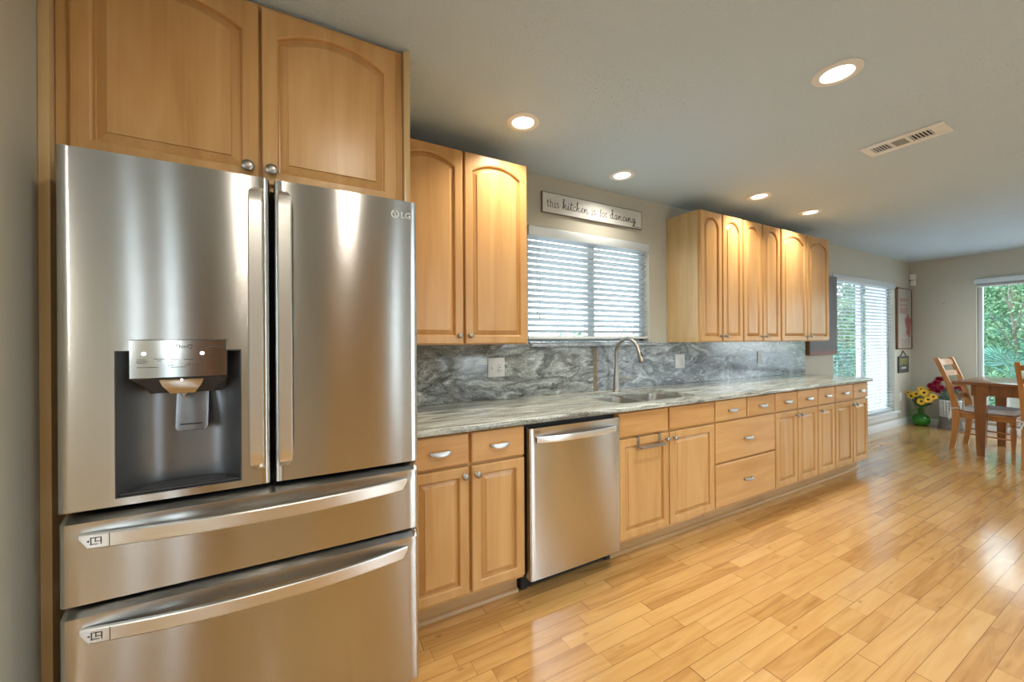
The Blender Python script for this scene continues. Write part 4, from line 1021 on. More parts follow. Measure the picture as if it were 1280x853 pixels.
# ------------------------------------------------------------------ blinds
def blind(label, x0, x1, z0, z1, yc, pitch, slat_w, tilt, valance_h, cords, wand, val_y, val_ext=0.0):
    t = thing('window_blind', ((x0+x1)/2, yc, z0), label, 'blind')
    obj('valance', MB().box(x0-val_ext, x1+val_ext, val_y-0.014, val_y, z1-valance_h, z1, 0.004), vinyl, t)
    obj('headrail', MB().box(x0+0.006, x1-0.006, val_y+0.001, yc+0.028, z1-0.052, z1-0.002, 0.002), white_plastic, t)
    mb = MB(); z = z1-valance_h-0.004
    n = 0; zs = []
    while z > z0+0.035:
        zs.append(z); z -= pitch
    for z in zs:
        pr_ = []
        for k in range(5):
            s = -1+2*k/4; yy = s*slat_w/2; zz = 0.0025*(1-s*s)
            c, sn = math.cos(tilt), math.sin(tilt)
            pr_.append((yc + yy*c - zz*sn, z + yy*sn + zz*c))
        top_ = [(x0+0.004, p[0], p[1]+0.0012) for p in pr_]; bot = [(x0+0.004, p[0], p[1]-0.0012) for p in pr_][::-1]
        lp = top_+bot
        mb.loops([lp, [(x1-0.004, p[1], p[2]) for p in lp]], True, True, True)
    obj('slats', mb, blind_white, t, angle=25)
    obj('bottom_rail', MB().box(x0+0.004, x1-0.004, yc-slat_w/2, yc+slat_w/2, z0+0.004, z0+0.022, 0.004), white_plastic, t)
    c = MB()
    for cx_ in cords:
        c = MB()
        for dy in (-slat_w/2-0.0025, slat_w/2+0.0025): c.tube([(cx_, yc+dy, z1-valance_h), (cx_, yc+dy, z0+0.022)], 0.0011, 6)
        obj('ladder_cord', c, cord_white, t)
    for wx, zb in wand:
        cd = MB().tube([(wx, yc-slat_w/2-0.010, z1-valance_h), (wx+0.002, yc-slat_w/2-0.011, zb)], 0.0014, 6)
        cd.lathe([(0.003, 0.024), (0.0075, 0.004), (0.0075, 0.0), (0.003, -0.002)], (wx+0.002, yc-slat_w/2-0.011, zb-0.022), 10)
        obj('lift_cord', cd, cord_white if zb > 3 else nickel, t)
    return t
blind('white slatted blind in the window over the sink', KW[0]+0.006, KW[1]-0.006, 1.300, 2.094, 0.032, 0.0415, 0.050, math.radians(-22), 0.066,
      [0.56, 1.02, 1.46], [(0.475, 1.50), (0.495, 1.475)], 0.002)
blind('tall white slatted blind on the side window by the dining corner', DWN[0]+0.006, DWN[1]-0.006, 0.250, 2.10, 0.034, 0.0455, 0.050, math.radians(-12), 0.075,
      [5.05, 5.72, 6.38], [(6.52, 1.3)], -0.003, 0.012)
# raised blind at the far window: valance, headrail and stacked slats
t = thing('window_blind', (XF-0.02, (FWN[0]+FWN[1])/2, 2.0), 'white blind drawn fully up at the top of the far dining window', 'blind')
obj('valance', MB().box(XF-0.050, XF-0.036, FWN[0]-0.01, FWN[1]+0.014, 2.045, 2.112, 0.004).box(XF-0.036, XF-0.001, FWN[1]+0.002, FWN[1]+0.014, 2.045, 2.112), vinyl, t)
obj('headrail', MB().box(XF-0.034, XF+0.012, FWN[0]+0.01, FWN[1]-0.006, 2.052, 2.098, 0.002), white_plastic, t)
mb = MB()
for i in range(9): mb.box(XF-0.030, XF+0.020, FWN[0]+0.012, FWN[1]-0.010, 2.016+i*0.0040, 2.0187+i*0.0040)
obj('slats', mb, blind_white, t, smooth=False)
obj('bottom_rail', MB().box(XF-0.030, XF+0.020, FWN[0]+0.012, FWN[1]-0.010, 1.997, 2.0145, 0.003), white_plastic, t)

# ------------------------------------------------------------------ recessed lights, vent
def can_light(x, y, label, r=0.088, power=CAN_POWER):
    t = thing('recessed_light', (x, y, CEIL-0.02), label, 'ceiling light', None)
    z = CEIL
    obj('trim_ring', MB().loops([[(x+rr_*math.cos(a), y+rr_*math.sin(a), z-h_) for a in [2*math.pi*j/40 for j in range(40)]] for rr_, h_ in
        ((r, 0.0005), (r, 0.004), (r*0.97, 0.0075), (r*0.76, 0.0095), (r*0.68, 0.0085), (r*0.655, 0.003), (r*0.64, 0.0012))]), white_plastic, t)
    obj('lens', MB().lathe([(r*0.64, -0.0014), (r*0.60, -0.0035), (r*0.4, -0.0045), (r*0.1, -0.0048)], (x, y, z), 36), lamp_lens, t)
    d = bpy.data.lights.new('recessed_lamp', 'AREA'); d.shape = 'DISK'; d.size = r*1.3; d.energy = power; d.color = CAN_COLOR; d.spread = math.radians(130 if y > -1.7 else 176)
    o = bpy.data.objects.new('recessed_lamp', d); COL.objects.link(o); o.parent = t; o.location = (0, 0, 0.010)
    return t
can_light(0.065, -0.520, 'round recessed ceiling light near the wall cabinet left of the sink window', power=4.5)
can_light(1.017, -0.275, 'round recessed ceiling light above the sign over the sink window', power=2.6)
can_light(2.300, -0.500, 'recessed ceiling light in front of the middle wall cabinets, second farthest down the room')
can_light(3.131, -0.495, 'recessed ceiling light farthest down the room, by the last wall cabinet')
can_light(1.088, -1.497, 'large recessed ceiling light out in the middle of the ceiling, nearest the vent', 0.090, 7)
can_light(-0.72, -1.90, 'recessed ceiling light out of view above the camera', power=5.5)
can_light(-1.25, -2.75, 'recessed fill light added out of view behind the camera, beside the hall', power=4)  # extra lamp put in to brighten the dim left side
can_light(-3.0, -3.9, 'recessed fill light added out of view in the hall', power=16)  # extra lamp put in to brighten the hall the fridge mirrors
can_light(6.2, -1.5, 'recessed fill light added out of view above the dining table')  # extra lamp put in beyond the frame to light the room

vent_grey = plain('vent_grey_mesh', (0.30, 0.32, 0.30), 0.6)
vx0, vx1, vy0, vy1 = 2.040, 2.230, -1.590, -1.235
t = thing('ceiling_vent', ((vx0+vx1)/2, (vy0+vy1)/2, CEIL-0.01), 'white rectangular air vent with three louvred sections in the ceiling', 'vent')
fr_ = MB(); z0, z1 = CEIL-0.010, CEIL-0.0005
ix0, ix1 = vx0+0.045, vx1-0.045
secs = [(vy0+0.060, vy0+0.150), (vy0+0.165, vy0+0.225), (vy0+0.238, vy0+0.318)]
fr_.box(vx0, ix0, vy0, vy1, z0, z1, 0.003); fr_.box(ix1, vx1, vy0, vy1, z0, z1, 0.003)
ys_ = [vy0] + [v for s in secs for v in s] + [vy1]
for a, b_ in zip(ys_[::2], ys_[1::2]): fr_.box(ix0-0.003, ix1+0.003, a, b_, z0, z1, 0.001)
obj('frame', fr_, white_plastic, t)
obj('duct', MB().box(ix0-0.002, ix1+0.002, vy0+0.05, vy1-0.03, CEIL-0.0016, CEIL-0.0004), dark_grey, t, smooth=False)
for si, (a, b_) in enumerate(secs):
    lv = MB()
    if si == 1:
        for k in range(7): xx = ix0 + (k+0.5)*(ix1-ix0)/7; lv.box(xx-0.006, xx+0.006, a, b_, z0+0.003, z0+0.0045)
    else:
        for k in range(6): yy = a + (k+0.5)*(b_-a)/6; lv.box(ix0, ix1, yy-0.0022, yy+0.0022, z0+0.003, z0+0.0045)
    obj('louvre', lv, vent_grey if si == 1 else white_plastic, t, smooth=False)

# ------------------------------------------------------------------ wall decor
# dark picture between the last cabinet and the side window
t = thing('wall_picture', (4.45, -0.02, 1.105), 'dark grey canvas picture half hidden by the last wall cabinet, left of the side window', 'picture')
obj('frame', MB().box(4.115, 4.778, -0.048, -0.001, 1.106, 2.052, 0.002), brown_edge, t)
obj('canvas', MB().box(4.120, 4.773, -0.0500, -0.0485, 1.111, 2.047), art_grey, t, smooth=False)
obj('border_band', MB().box(4.120, 4.773, -0.0510, -0.0502, 1.111, 1.150), art_rose, t, smooth=False)
# tall poster in the corner
t = thing('wall_poster', (6.98, -0.015, 1.135), 'tall beige poster with a red flower and faded red blocks in the far corner', 'poster')
X0, X1, Z0, Z1 = 6.700, 7.245, 1.137, 2.046
f_ = MB()
for a, b_, c, d_ in ((X0, X0+0.014, Z0, Z1), (X1-0.014, X1, Z0, Z1), (X0, X1, Z0, Z0+0.014), (X0, X1, Z1-0.014, Z1)): f_.box(a, b_, -0.030, -0.001, c, d_, 0.001)
obj('frame', f_, brown_edge, t)
obj('paper', MB().box(X0+0.012, X1-0.012, -0.022, -0.004, Z0+0.012, Z1-0.012), art_paper, t, smooth=False)
pk = MB(); rnd = random.Random(5)
for z_, h_, a, b_ in ((1.845, 0.05, 0.18, 0.66), (1.775, 0.035, 0.14, 0.70), (1.665, 0.09, 0.16, 0.68), (1.265, 0.012, 0.2, 0.85), (1.225, 0.012, 0.2, 0.85), (1.19, 0.010, 0.25, 0.8)):
    x = X0+(X1-X0)*a
    while x < X0+(X1-X0)*b_:
        w_ = rnd.uniform(0.025, 0.05); pk.box(x, x+w_, -0.0228, -0.0221, z_, z_+h_); x += w_+0.006
obj('print', pk, art_pink, t, smooth=False)
rd = MB(); cx_, cz_ = X0+0.40, 1.50
for i in range(11):
    a = i*2.399; rr_ = 0.018*math.sqrt(i)*2.2; px_, pz_ = cx_+rr_*math.cos(a)*0.75, cz_+rr_*math.sin(a)*1.2
    R1 = rnd.uniform(0.035, 0.055)
    rd.prism([(px_+R1*0.8*math.cos(b_)*(1+0.15*math.sin(3*b_)), pz_+R1*1.2*math.sin(b_)) for b_ in [2*math.pi*k/12 for k in range(12)]], -0.0232-0.0001*i, -0.0221)
rd.ribbon(B((cx_, 1.40), (cx_+0.01, 1.35), (cx_, 1.31)), 0.010, -0.0228, -0.0221)
rd.ribbon(B((cx_-0.12, 1.36), (cx_-0.13, 1.33)), 0.014, -0.0228, -0.0221)
obj('flower_print', rd, art_red, t, smooth=False, recalc=False)
# little slate hanging on a cord
t = thing('hanging_sign', (6.94, -0.012, 0.785), 'small dark slate sign with yellow lettering hung on a cord below the poster', 'sign')
obj('board', MB().box(6.762, 7.130, -0.022, -0.004, 0.785, 1.030, 0.003), slate, t)
yl = MB(); rnd = random.Random(9)
for i in range(4):
    x = 6.80+i*0.074; yl.box(x, x+0.016, -0.0232, -0.0222, 0.905, 0.995); yl.box(x+0.016, x+0.05, -0.0232, -0.0222, 0.975, 0.995); yl.box(x+0.042, x+0.056, -0.0232, -0.0222, 0.90+0.02*(i % 2), 0.975)
obj('lettering', yl, yellow_ink, t, smooth=False)
yl = MB()
for i in range(6): yl.box(6.84+i*0.03, 6.862+i*0.03, -0.0232, -0.0222, 0.842, 0.868+0.006*(i % 2))
obj('subtitle', yl, white_ink, t, smooth=False)
obj('cord', MB().tube([(6.84, -0.013, 1.026), (6.946, -0.010, 1.108), (7.055, -0.013, 1.026)], 0.006, 8), dark_grey, t)
# motion sensor in the corner
t = thing('motion_sensor', (7.24, -0.03, 2.09), 'white two-part motion sensor high in the far corner', 'sensor')
obj('body', MB().box(7.212, 7.268, -0.072, -0.006, 2.19, 2.275, 0.010), white_plastic, t)
o = obj('lens', MB().box(7.216, 7.266, -0.070, -0.010, 2.098, 2.182, 0.014), white_plastic, t)
obj('bracket', MB().box(7.235, 7.255, -0.03, -0.001, 2.178, 2.194), dark_grey, t)
# socket low on the wall with a plugged cord cover
t = thing('wall_outlet', (6.86, -0.004, 0.36), 'white outlet low on the wall behind the sunflowers', 'outlet')
obj('plate', MB().box(6.825, 6.895, -0.0065, -0.0005, 0.365, 0.485, 0.002), white_plastic, t)
obj('receptacle', MB().box(6.844, 6.876, -0.0082, -0.0066, 0.395, 0.458, 0.001), cream_plate, t)
tag(obj('wall_hook', MB().lathe([(0.012, 0), (0.012, 0.004), (0.006, 0.008), (0.006, 0.02), (0.009, 0.024)], (0, 0, 0), 12, 'x', True), nickel, base=(0, 0, 0)), 'tiny nail-like hook on the bare far wall left of the window', 'hook')
bpy.data.objects['wall_hook'].location = (XF-0.0005, -0.355, 1.80); bpy.data.objects['wall_hook'].scale = (-1, 1, 1)

# ------------------------------------------------------------------ dining table and chairs
TZ = 0.810; TX0, TX1, TY1, TY0 = 5.475, 6.545, -0.838, -2.75
t = thing('dining_table', ((TX0+TX1)/2, (TY0+TY1)/2, 0), 'dark reddish wooden dining table with tapered block legs by the far window', 'table')
obj('tabletop', MB().box(TX0, TX1, TY0, TY1, TZ-0.034, TZ, 0.006), table_top_wood, t)
LX0, LX1, LY1, LY0 = 5.565, 6.40, -1.035, -2.55
ap = MB()
ap.box(LX0+0.03, LX1-0.03, LY1-0.012, LY1+0.012, TZ-0.145, TZ-0.035).box(LX0+0.03, LX1-0.03, LY0-0.012, LY0+0.012, TZ-0.145, TZ-0.035)
ap.box(LX0-0.012, LX0+0.012, LY0+0.03, LY1-0.03, TZ-0.145, TZ-0.035).box(LX1-0.012, LX1+0.012, LY0+0.03, LY1-0.03, TZ-0.145, TZ-0.035)
obj('apron', ap, table_wood, t)
for lx in (LX0, LX1):
    for ly in (LY1, LY0):
        def sq(h, z): return [(lx-h, ly-h, z), (lx+h, ly-h, z), (lx+h, ly+h, z), (lx-h, ly+h, z)]
        obj('leg', MB().loops([sq(0.030, 0), sq(0.046, TZ-0.152), sq(0.060, TZ-0.150), sq(0.062, TZ-0.146), sq(0.062, TZ-0.0345)], True, True, True), table_wood, t)

def chair(loc, rz, label):
    """ladder-back chair, local: faces -y, origin on the floor under the seat"""
    t = thing('dining_chair', loc, label, 'chair', None, rz)
    for sx in (-1, 1):
        pts = [(sx*0.200, 0.245, 0.0), (sx*0.200, 0.222, 0.20), (sx*0.200, 0.212, 0.44), (sx*0.203, 0.238, 0.62), (sx*0.207, 0.290, 0.82), (sx*0.212, 0.372, 1.06)]
        sm = B2(pts)
        lps = []
        for i, p in enumerate(sm):
            v = i/(len(sm)-1); w = 0.017; d = 0.022+0.010*math.exp(-((p[2]-0.45)/0.18)**2) - 0.004*max(0, v-0.7)
            lps.append([(p[0]-w, p[1]-d, p[2]), (p[0]+w, p[1]-d, p[2]), (p[0]+w, p[1]+d, p[2]), (p[0]-w, p[1]+d, p[2])])
        obj('back_post', MB().loops(lps, True, True, True), pine, t, local=True)
        fx_, fy_ = sx*0.195, -0.205
        obj('front_leg', MB().box(fx_-0.024, fx_+0.024, fy_-0.024, fy_+0.024, 0.36, 0.425, 0.002).lathe([(0.018, 0.36), (0.024, 0.345), (0.017, 0.33), (0.024, 0.30), (0.022, 0.20), (0.016, 0.10), (0.014, 0.075), (0.021, 0.06), (0.013, 0.045), (0.018, 0.025), (0.015, 0.0)], (fx_, fy_, 0), 16), pine, t, local=True)
        obj('side_rung', MB().tube([(sx*0.197, 0.215, 0.20), (sx*0.195, -0.20, 0.19)], 0.009, 8), pine, t, local=True)
    obj('front_rung', MB().tube([(-0.19, -0.205, 0.22), (0.19, -0.205, 0.22)], 0.009, 8), pine, t, local=True)
    obj('seat', MB().box(-0.222, 0.222, -0.235, 0.19, 0.426, 0.445, 0.006).box(-0.178, 0.178, 0.19, 0.225, 0.426, 0.445, 0.002), pine, t, local=True)
    rl = MB().box(-0.172, 0.172, -0.222, -0.204, 0.375, 0.4255).box(-0.207, -0.187, -0.180, 0.185, 0.375, 0.4255).box(0.187, 0.207, -0.180, 0.185, 0.375, 0.4255)
    obj('seat_rail', rl, pine, t, local=True)
    for k, zc in enumerate((0.60, 0.74, 0.875, 1.005)):
        yb = 0.235 + 0.137*max(0, (zc-0.60)/0.46)**1.25
        lps = []
        for i in range(13):
            u = -1+2*i/12; bow = 0.022*(1-u*u); h = 0.026+0.010*(1-u*u)*(1 if k == 3 else 0.5)
            x = u*0.195; y = yb+bow; tl = 0.3*h
            lps.append([(x, y-0.006-tl, zc-h), (x, y+0.006-tl, zc-h), (x, y+0.006+tl, zc+h), (x, y-0.006+tl, zc+h)])
        obj('back_slat', MB().loops(lps, True, True, True), pine, t, local=True)
    return t
def B2(pts, n=5):
    out = []; q = [pts[0]]+list(pts)+[pts[-1]]
    for i in range(1, len(q)-2):
        p0, p1, p2, p3 = q[i-1:i+3]
        for k in range(n):
            s = k/n; out.append(tuple(0.5*((2*p1[j]) + (-p0[j]+p2[j])*s + (2*p0[j]-5*p1[j]+4*p2[j]-p3[j])*s*s + (-p0[j]+3*p1[j]-3*p2[j]+p3[j])*s**3) for j in range(3)))
    return out+[pts[-1]]
def cushion(loc, rz, label):
    t = thing('seat_cushion', (loc[0], loc[1], 0.4455), label, 'cushion', None, rz)
    mb = MB(); n = 16
    lps = []
    for z, s in ((0.0, 0.90), (0.012, 0.985), (0.028, 1.0), (0.044, 0.985), (0.056, 0.93), (0.062, 0.75), (0.058, 0.3)):
        lp = []
        for j in range(40):
            a = 2*math.pi*j/40; c, s_n = math.cos(a), math.sin(a); p = 0.28
            lp.append((0.215*s*math.copysign(abs(c)**p, c), -0.025+0.195*s*math.copysign(abs(s_n)**p, s_n), z))
        lps.append(lp)
    mb.loops(lps, True, True, True)
    obj('pad', mb, fabric, t, local=True)
    for sx in (-1, 1):
        k = MB().tube(B2([(sx*0.19, 0.165, 0.03), (sx*0.225, 0.20, 0.038), (sx*0.232, 0.238, 0.030), (sx*0.20, 0.252, 0.020), (sx*0.215, 0.256, -0.04), (sx*0.225, 0.262, -0.11)]), 0.0055, 8)
        obj('tie', k, cord_white, t, local=True)
    return t
C1 = (5.920, -1.035, 0)
chair(C1, math.radians(-3), 'pine ladder-back chair at the table\'s end facing the window, its back toward the sunflowers')
cushion(C1, math.radians(-3), 'grey-white tied cushion on the chair nearest the sunflowers')
C2 = (5.430, -1.585, 0)
chair(C2, math.radians(88), 'pine ladder-back chair cut off by the picture\'s right edge, pushed to the table\'s long side')
cushion(C2, math.radians(88), 'grey-white tied cushion on the chair cut off at the right edge')

# ------------------------------------------------------------------ flowers in the corner
VX, VY = 7.090, -0.160
t = thing('glass_jug', (VX, VY, 0), 'round green glass jug holding sunflowers on the floor in the corner', 'vase')
prof = [(0.030, 0.003), (0.055, 0.0), (0.085, 0.03), (0.098, 0.075), (0.095, 0.115), (0.078, 0.150), (0.045, 0.178), (0.028, 0.195), (0.026, 0.225), (0.030, 0.250), (0.040, 0.262)]
inn = [(max(r-0.006, 0.004), h+0.004 if i < 2 else h) for i, (r, h) in enumerate(prof)][::-1]
obj('body', MB().lathe(prof+inn, (VX, VY, 0), 32, caps=True), green_glass, t)
obj('handle', MB().tube(B2([(VX-0.03, VY+0.02, 0.235), (VX-0.055, VY+0.055, 0.232), (VX-0.085, VY+0.085, 0.19), (VX-0.085, VY+0.085, 0.14), (VX-0.062, VY+0.066, 0.10)]), 0.009, 10), green_glass, t)
def flower(name, root, tip, face, R1, mats, n_pet, label, group, cat, double=False):
    root, tip, face = Vector(root), Vector(tip), Vector(face).normalized()
    t = thing(name, root, label, cat, group)
    mid = (root*0.5+tip*0.5) + Vector((0, 0, 0.03))
    obj('stem', MB().tube(B2([tuple(root), tuple(mid), tuple(tip-face*0.012)]), 0.0035, 6), mats[2], t)
    ux = face.cross(Vector((0, 0, 1))).normalized(); uy = ux.cross(face).normalized()
    pm = MB(); rg = random.Random(hash((round(tip.x, 3), round(tip.y, 3))) % 9999)
    for ring in range(4 if double else 2):
        k = n_pet - ring*2
        for i in range(k):
            a = 2*math.pi*(i+0.5*ring)/k + rg.uniform(-0.1, 0.1)
            d = ux*math.cos(a)+uy*math.sin(a); s = face.cross(d).normalized()
            Lp = R1*(1-0.22*ring)*rg.uniform(0.88, 1.08); wd = R1*(0.30 if double else 0.26); lift = (0.10+0.28*ring if double else 0.06+0.12*ring)*R1
            b0 = tip + d*R1*0.18; pts_ = []
            prof_ = ((0, 0.35), (0.35, 0.9), (0.65, 1.0), (0.88, 0.6), (1.0, 0.08))
            L0 = [b0 + d*(Lp*0.82*f) + face*(lift*math.sin(f*1.7)) + s*wd*0.5*w for f, w in prof_]
            R0 = [b0 + d*(Lp*0.82*f) + face*(lift*math.sin(f*1.7)) - s*wd*0.5*w for f, w in prof_]
            C0 = [b0 + d*(Lp*0.82*f) + face*(lift*math.sin(f*1.7)-wd*0.12) for f, w in prof_]
            for j in range(4): pm.quad(L0[j], C0[j], C0[j+1], L0[j+1]); pm.quad(C0[j], R0[j], R0[j+1], C0[j+1])
    obj('petals', pm, mats[0], t, recalc=False)
    cm = MB(); lps = []
    for r_, h_ in ((0.27, -0.06), (0.29, 0.05), (0.23, 0.12), (0.09, 0.16)):
        if double: r_ *= 0.6; h_ += 0.25
        lps.append([tip + (ux*math.cos(a)+uy*math.sin(a))*R1*r_ + face*R1*h_ for a in [2*math.pi*j/14 for j in range(14)]])
    cm.loops(lps, True, True, True); obj('flower_head', cm, mats[1], t)
    return t
sun_mats = (petal_yellow, seed_brown, stem_green)
tocam = (EYE-Vector((VX, VY, 0.45))).normalized()
SUN = [((7.02, -0.075, 0.435), 0.050), ((7.00, -0.135, 0.475), 0.052), ((7.00, -0.215, 0.500), 0.060), ((6.97, -0.195, 0.375), 0.056), ((6.97, -0.265, 0.410), 0.056), ((7.00, -0.310, 0.455), 0.050), ((7.06, -0.170, 0.545), 0.046), ((7.12, -0.245, 0.535), 0.046), ((7.05, -0.030, 0.480), 0.036)]
for i, (p, r_) in enumerate(SUN):
    face = tocam + Vector(((random.random()-0.5)*0.5, (p[1]-VY)*2.2, (p[2]-0.40)*2.5))
    flower('sunflower', (VX+(i % 3-1)*0.008, VY+(i//3-1)*0.008, 0.12), p, face, r_, sun_mats, 15, 'yellow sunflower with dark brown centre in the green glass jug', 'sunflowers in the green jug', 'flower')
# leaves tucked into the jug
lf = MB(); rg = random.Random(2)
for i in range(46):
    a = rg.uniform(0, 6.28); p0 = Vector((VX, VY, 0.262)); p1 = p0+Vector((math.cos(a)*rg.uniform(0.05, 0.11), math.sin(a)*rg.uniform(0.05, 0.16), rg.uniform(0.04, 0.2))); p1.y = min(p1.y, -0.02); p1.x = min(p1.x, 7.24)
    d = (p1-p0); s = d.cross(Vector((0.3, 0.2, 1))).normalized()*0.018; m_ = p0+d*0.6+Vector((0, 0, 0.012))
    lf.quad(p0, m_+s, p1, m_-s)
o = obj('bouquet_leaves', lf, leaf_dark, recalc=False); o['kind'] = 'stuff'; tag(o, 'dark green leaves among the sunflowers in the jug', 'leaves')

BX, BY = 7.125, -0.445
t = thing('plant_stand', (BX, BY, 0), 'squat dark grey wooden stand under the white basket in the corner', 'stand')
obj('base', MB().lathe([(0.125, 0.0), (0.125, 0.035), (0.118, 0.045), (0.104, 0.14), (0.104, 0.158)], (BX, BY, 0), 28), stand_grey, t)
obj('top_plate', MB().lathe([(0.108, 0.1585), (0.110, 0.162), (0.108, 0.1680)], (BX, BY, 0), 28), stand_grey, t)
t = thing('wicker_basket', (BX, BY, 0.1685), 'whitewashed woven basket of red flowers on the grey stand', 'basket')
obj('lining', MB().lathe([(0.084, 0.170), (0.100, 0.405), (0.092, 0.405), (0.078, 0.180)], (BX, BY, 0), 28), wicker_gap, t)
st = MB()
for i in range(20):
    a = 2*math.pi*i/20; c, s = math.cos(a), math.sin(a)
    st.tube([(BX+c*0.087, BY+s*0.087, 0.170), (BX+c*0.103, BY+s*0.103, 0.408)], 0.0075, 6)
obj('stakes', st, wicker, t)
wv = MB()
for k in range(10):
    z = 0.182+k*0.0225; r_ = 0.089+0.016*(z-0.17)/0.235
    wv.tube([(BX+(r_+0.006*(1 if (j+k) % 2 else -1))*math.cos(2*math.pi*j/40), BY+(r_+0.006*(1 if (j+k) % 2 else -1))*math.sin(2*math.pi*j/40), z) for j in range(41)], 0.0055, 6)
obj('weave', wv, wicker, t)
obj('rim', MB().tube([(BX+0.106*math.cos(2*math.pi*j/32), BY+0.106*math.sin(2*math.pi*j/32), 0.408) for j in range(33)], 0.009, 8), wicker, t)
RED = [((7.08, -0.270, 0.600), 0.052), ((7.05, -0.325, 0.640), 0.055), ((7.06, -0.300, 0.560), 0.050), ((7.03, -0.375, 0.580), 0.052), ((7.10, -0.345, 0.700), 0.050), ((7.10, -0.395, 0.715), 0.045), ((7.03, -0.345, 0.535), 0.045), ((7.06, -0.530, 0.610), 0.048), ((7.10, -0.560, 0.580), 0.044)]
red_mats = (petal_red, petal_red, stem_grey)
for i, (p, r_) in enumerate(RED):
    face = tocam + Vector((0, (p[1]-BY)*2.0, 0.5))
    flower('red_flower', (BX+(i % 3-1)*0.02, BY+(i//3-1)*0.02, 0.36), p, face, r_, red_mats, 13, 'crimson double flower standing in the white basket', 'crimson flowers in the basket', 'flower', True)
lf = MB()
for i in range(150):
    a = rg.uniform(0, 6.28); rr_ = rg.uniform(0.02, 0.10); p0 = Vector((BX+rr_*0.6*math.cos(a), BY+rr_*0.6*math.sin(a), 0.40)); p1 = Vector((BX+rr_*1.15*math.cos(a), BY+rr_*1.5*math.sin(a), rg.uniform(0.44, 0.64)))
    d = p1-p0; s = d.cross(Vector((rg.uniform(-1, 1), rg.uniform(-1, 1), 0.3))).normalized()*rg.uniform(0.004, 0.010); m_ = p0+d*0.65
    lf.quad(p0, m_+s, p1, m_-s)
o = obj('basket_foliage', lf, stem_grey, recalc=False); o['kind'] = 'stuff'; tag(o, 'grey-green sprigs filling the white basket under the red flowers', 'foliage')

# ------------------------------------------------------------------ outdoors
structure(obj('ground', MB().box(-40, 70, -60, 70, -0.45, -0.35), grass_mat, smooth=False))
structure(obj('wall_porch', MB().box(7.62, 7.80, 0.16, 0.66, -0.35, 2.75, 0.01), stucco_white, smooth=False))
def tree(loc, h, rad, n, mat, label, seed, name='tree', leaf=0.12, low=0.02):
    rg = random.Random(seed); x, y = loc
    t = thing(name, (x, y, -0.35), label, 'tree')
    tr_ = MB().tube([(x, y, -0.35), (x+0.05, y-0.04, h*0.3), (x+0.02, y+0.06, h*0.62)], [0.04, 0.03, 0.012], 10)
    for k in range(5):
        a = rg.uniform(0, 6.28); tr_.tube([(x+0.03, y, h*(0.3+0.06*k)), (x+math.cos(a)*rad*0.55, y+math.sin(a)*rad*0.55, h*(0.5+0.07*k))], [0.014, 0.006], 6)
    obj('trunk', tr_, bark, t)
    blobs = [(Vector((x+rg.uniform(-1, 1)*rad*0.7, y+rg.uniform(-1, 1)*rad*0.7, h*rg.uniform(low, 0.95))), rad*rg.uniform(0.35, 0.6)) for _ in range(16)]
    lf = MB()
    for i in range(n):
        c, r_ = blobs[rg.randrange(len(blobs))]
        d = Vector((rg.gauss(0, 1), rg.gauss(0, 1), rg.gauss(0, 1))).normalized()*r_*rg.uniform(0.45, 1.0)
        p = c+d; u = Vector((rg.uniform(-1, 1), rg.uniform(-1, 1), rg.uniform(-1, 0.4))).normalized(); v = u.cross(Vector((rg.uniform(-1, 1), rg.uniform(-1, 1), rg.uniform(-1, 1)))).normalized()
        s = leaf*rg.uniform(0.6, 1.3)
        lf.quad(p, p+u*s*0.5+v*s*0.26, p+u*s, p+u*s*0.5-v*s*0.26)
    obj('foliage', lf, mat, t, recalc=False, smooth=False)
    return t
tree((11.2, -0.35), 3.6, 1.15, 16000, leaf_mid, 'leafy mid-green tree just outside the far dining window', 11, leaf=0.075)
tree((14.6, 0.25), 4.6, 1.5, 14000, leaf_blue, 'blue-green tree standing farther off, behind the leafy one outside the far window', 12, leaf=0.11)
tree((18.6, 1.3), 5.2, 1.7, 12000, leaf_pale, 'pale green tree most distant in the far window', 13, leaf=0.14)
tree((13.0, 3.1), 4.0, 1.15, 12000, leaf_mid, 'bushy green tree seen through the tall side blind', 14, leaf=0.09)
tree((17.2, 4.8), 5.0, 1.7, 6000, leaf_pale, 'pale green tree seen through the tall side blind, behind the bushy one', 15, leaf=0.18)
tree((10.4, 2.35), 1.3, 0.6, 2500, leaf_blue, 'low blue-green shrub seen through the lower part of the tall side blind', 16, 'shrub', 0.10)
tree((11.6, -3.6), 4.4, 1.5, 6000, leaf_pale, 'pale green tree outside the far window, hidden past the picture\'s right edge', 17, leaf=0.16)
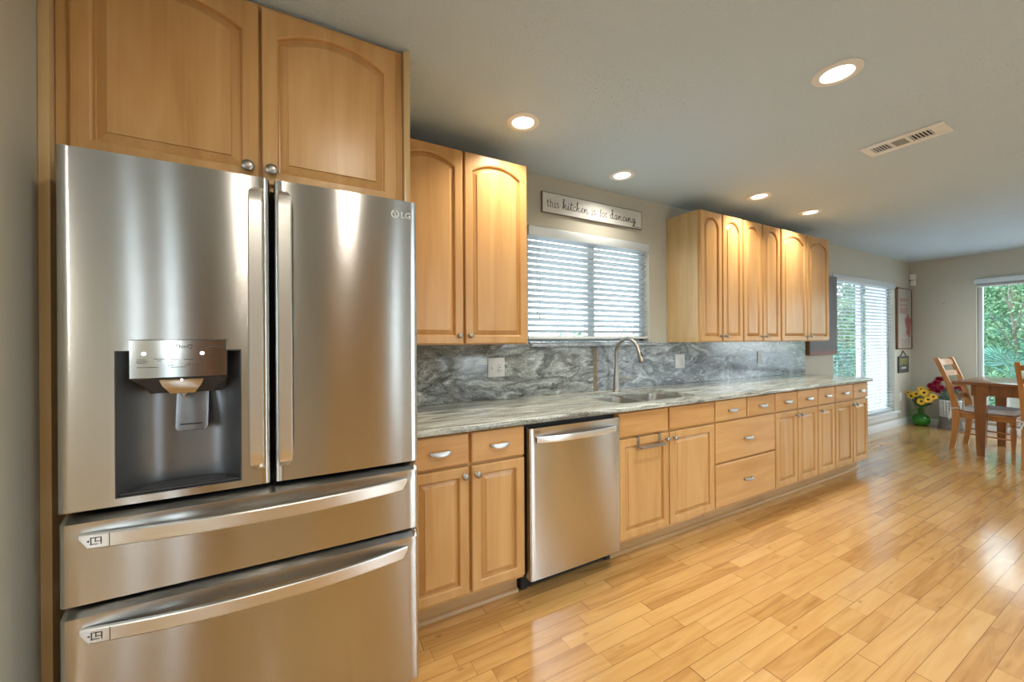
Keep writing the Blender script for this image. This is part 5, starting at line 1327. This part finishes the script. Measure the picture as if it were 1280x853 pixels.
# fan palm outside the far window
t = thing('fan_palm', (9.55, -0.66, -0.35), 'fan palm with spiky blades low outside the far dining window', 'palm')
rg = random.Random(21)
obj('trunk', MB().tube([(9.55, -0.66, -0.35), (9.55, -0.66, 0.6)], [0.12, 0.09], 10), bark, t)
for k in range(9):
    a = 2*math.pi*k/9+0.3; el = rg.uniform(0.5, 1.2); c = Vector((9.55, -0.66, 0.6)); d = Vector((math.cos(a)*math.cos(el), math.sin(a)*math.cos(el), math.sin(el)))
    e = c+d*rg.uniform(0.3, 0.5); fb = MB().tube([c, e], 0.012, 6)
    s = d.cross(Vector((0, 0, 1))).normalized()
    for j in range(15):
        b_ = math.radians(-100+200*j/14); dd_ = d*math.cos(b_)+s*math.sin(b_); dd_.z -= 0.08
        tip_ = e+dd_*0.30; w_ = d.cross(dd_)
        w_ = (dd_.cross(d.cross(s))).normalized()*0.016; m_ = e+dd_*0.25
        fb.quad(e, m_+w_, tip_, m_-w_)
    obj('frond', fb, leaf_blue, t, recalc=False, smooth=False)
def hedge(x0, x1, y, h, n, seed, mat, label):
    rg = random.Random(seed); lf = MB()
    for i in range(n):
        x = rg.uniform(x0, x1); top = h*(0.75+0.25*math.sin(x*0.9)+0.12*math.sin(x*2.7)); p = Vector((x, y+rg.uniform(-0.9, 0.9), rg.uniform(-0.35, top)))
        u = Vector((rg.uniform(-1, 1), rg.uniform(-1, 1), rg.uniform(-1, 1))).normalized(); v = u.cross(Vector((0.2, rg.uniform(-1, 1), 1))).normalized(); s = 0.42
        lf.quad(p, p+u*s*0.5+v*s*0.3, p+u*s, p+u*s*0.5-v*s*0.3)
    o = obj('hedge', lf, mat, recalc=False, smooth=False); tag(o, label, 'hedge'); return o
def tall_hedge(x, y0, y1, h, n, seed):
    rg = random.Random(seed); lf = MB()
    for i in range(n):
        y = rg.uniform(y0, y1); p = Vector((x+rg.uniform(-1, 1), y, rg.uniform(-0.35, h*(0.8+0.2*math.sin(y*1.3)))))
        u = Vector((rg.uniform(-1, 1), rg.uniform(-1, 1), rg.uniform(-1, 1))).normalized(); v = u.cross(Vector((rg.uniform(-1, 1), 0.2, 1))).normalized(); s = 0.55
        lf.quad(p, p+u*s*0.5+v*s*0.3, p+u*s, p+u*s*0.5-v*s*0.3)
    tag(obj('hedge', lf, leaf_mid, recalc=False, smooth=False), 'tall hedge far behind the trees outside the far window', 'hedge')
tall_hedge(24, -9, 12, 4.6, 5200, 33)
hedge(8, 36, 20, 1.9, 2600, 31, leaf_mid, 'low distant hedge along the bottom of the sink window view')
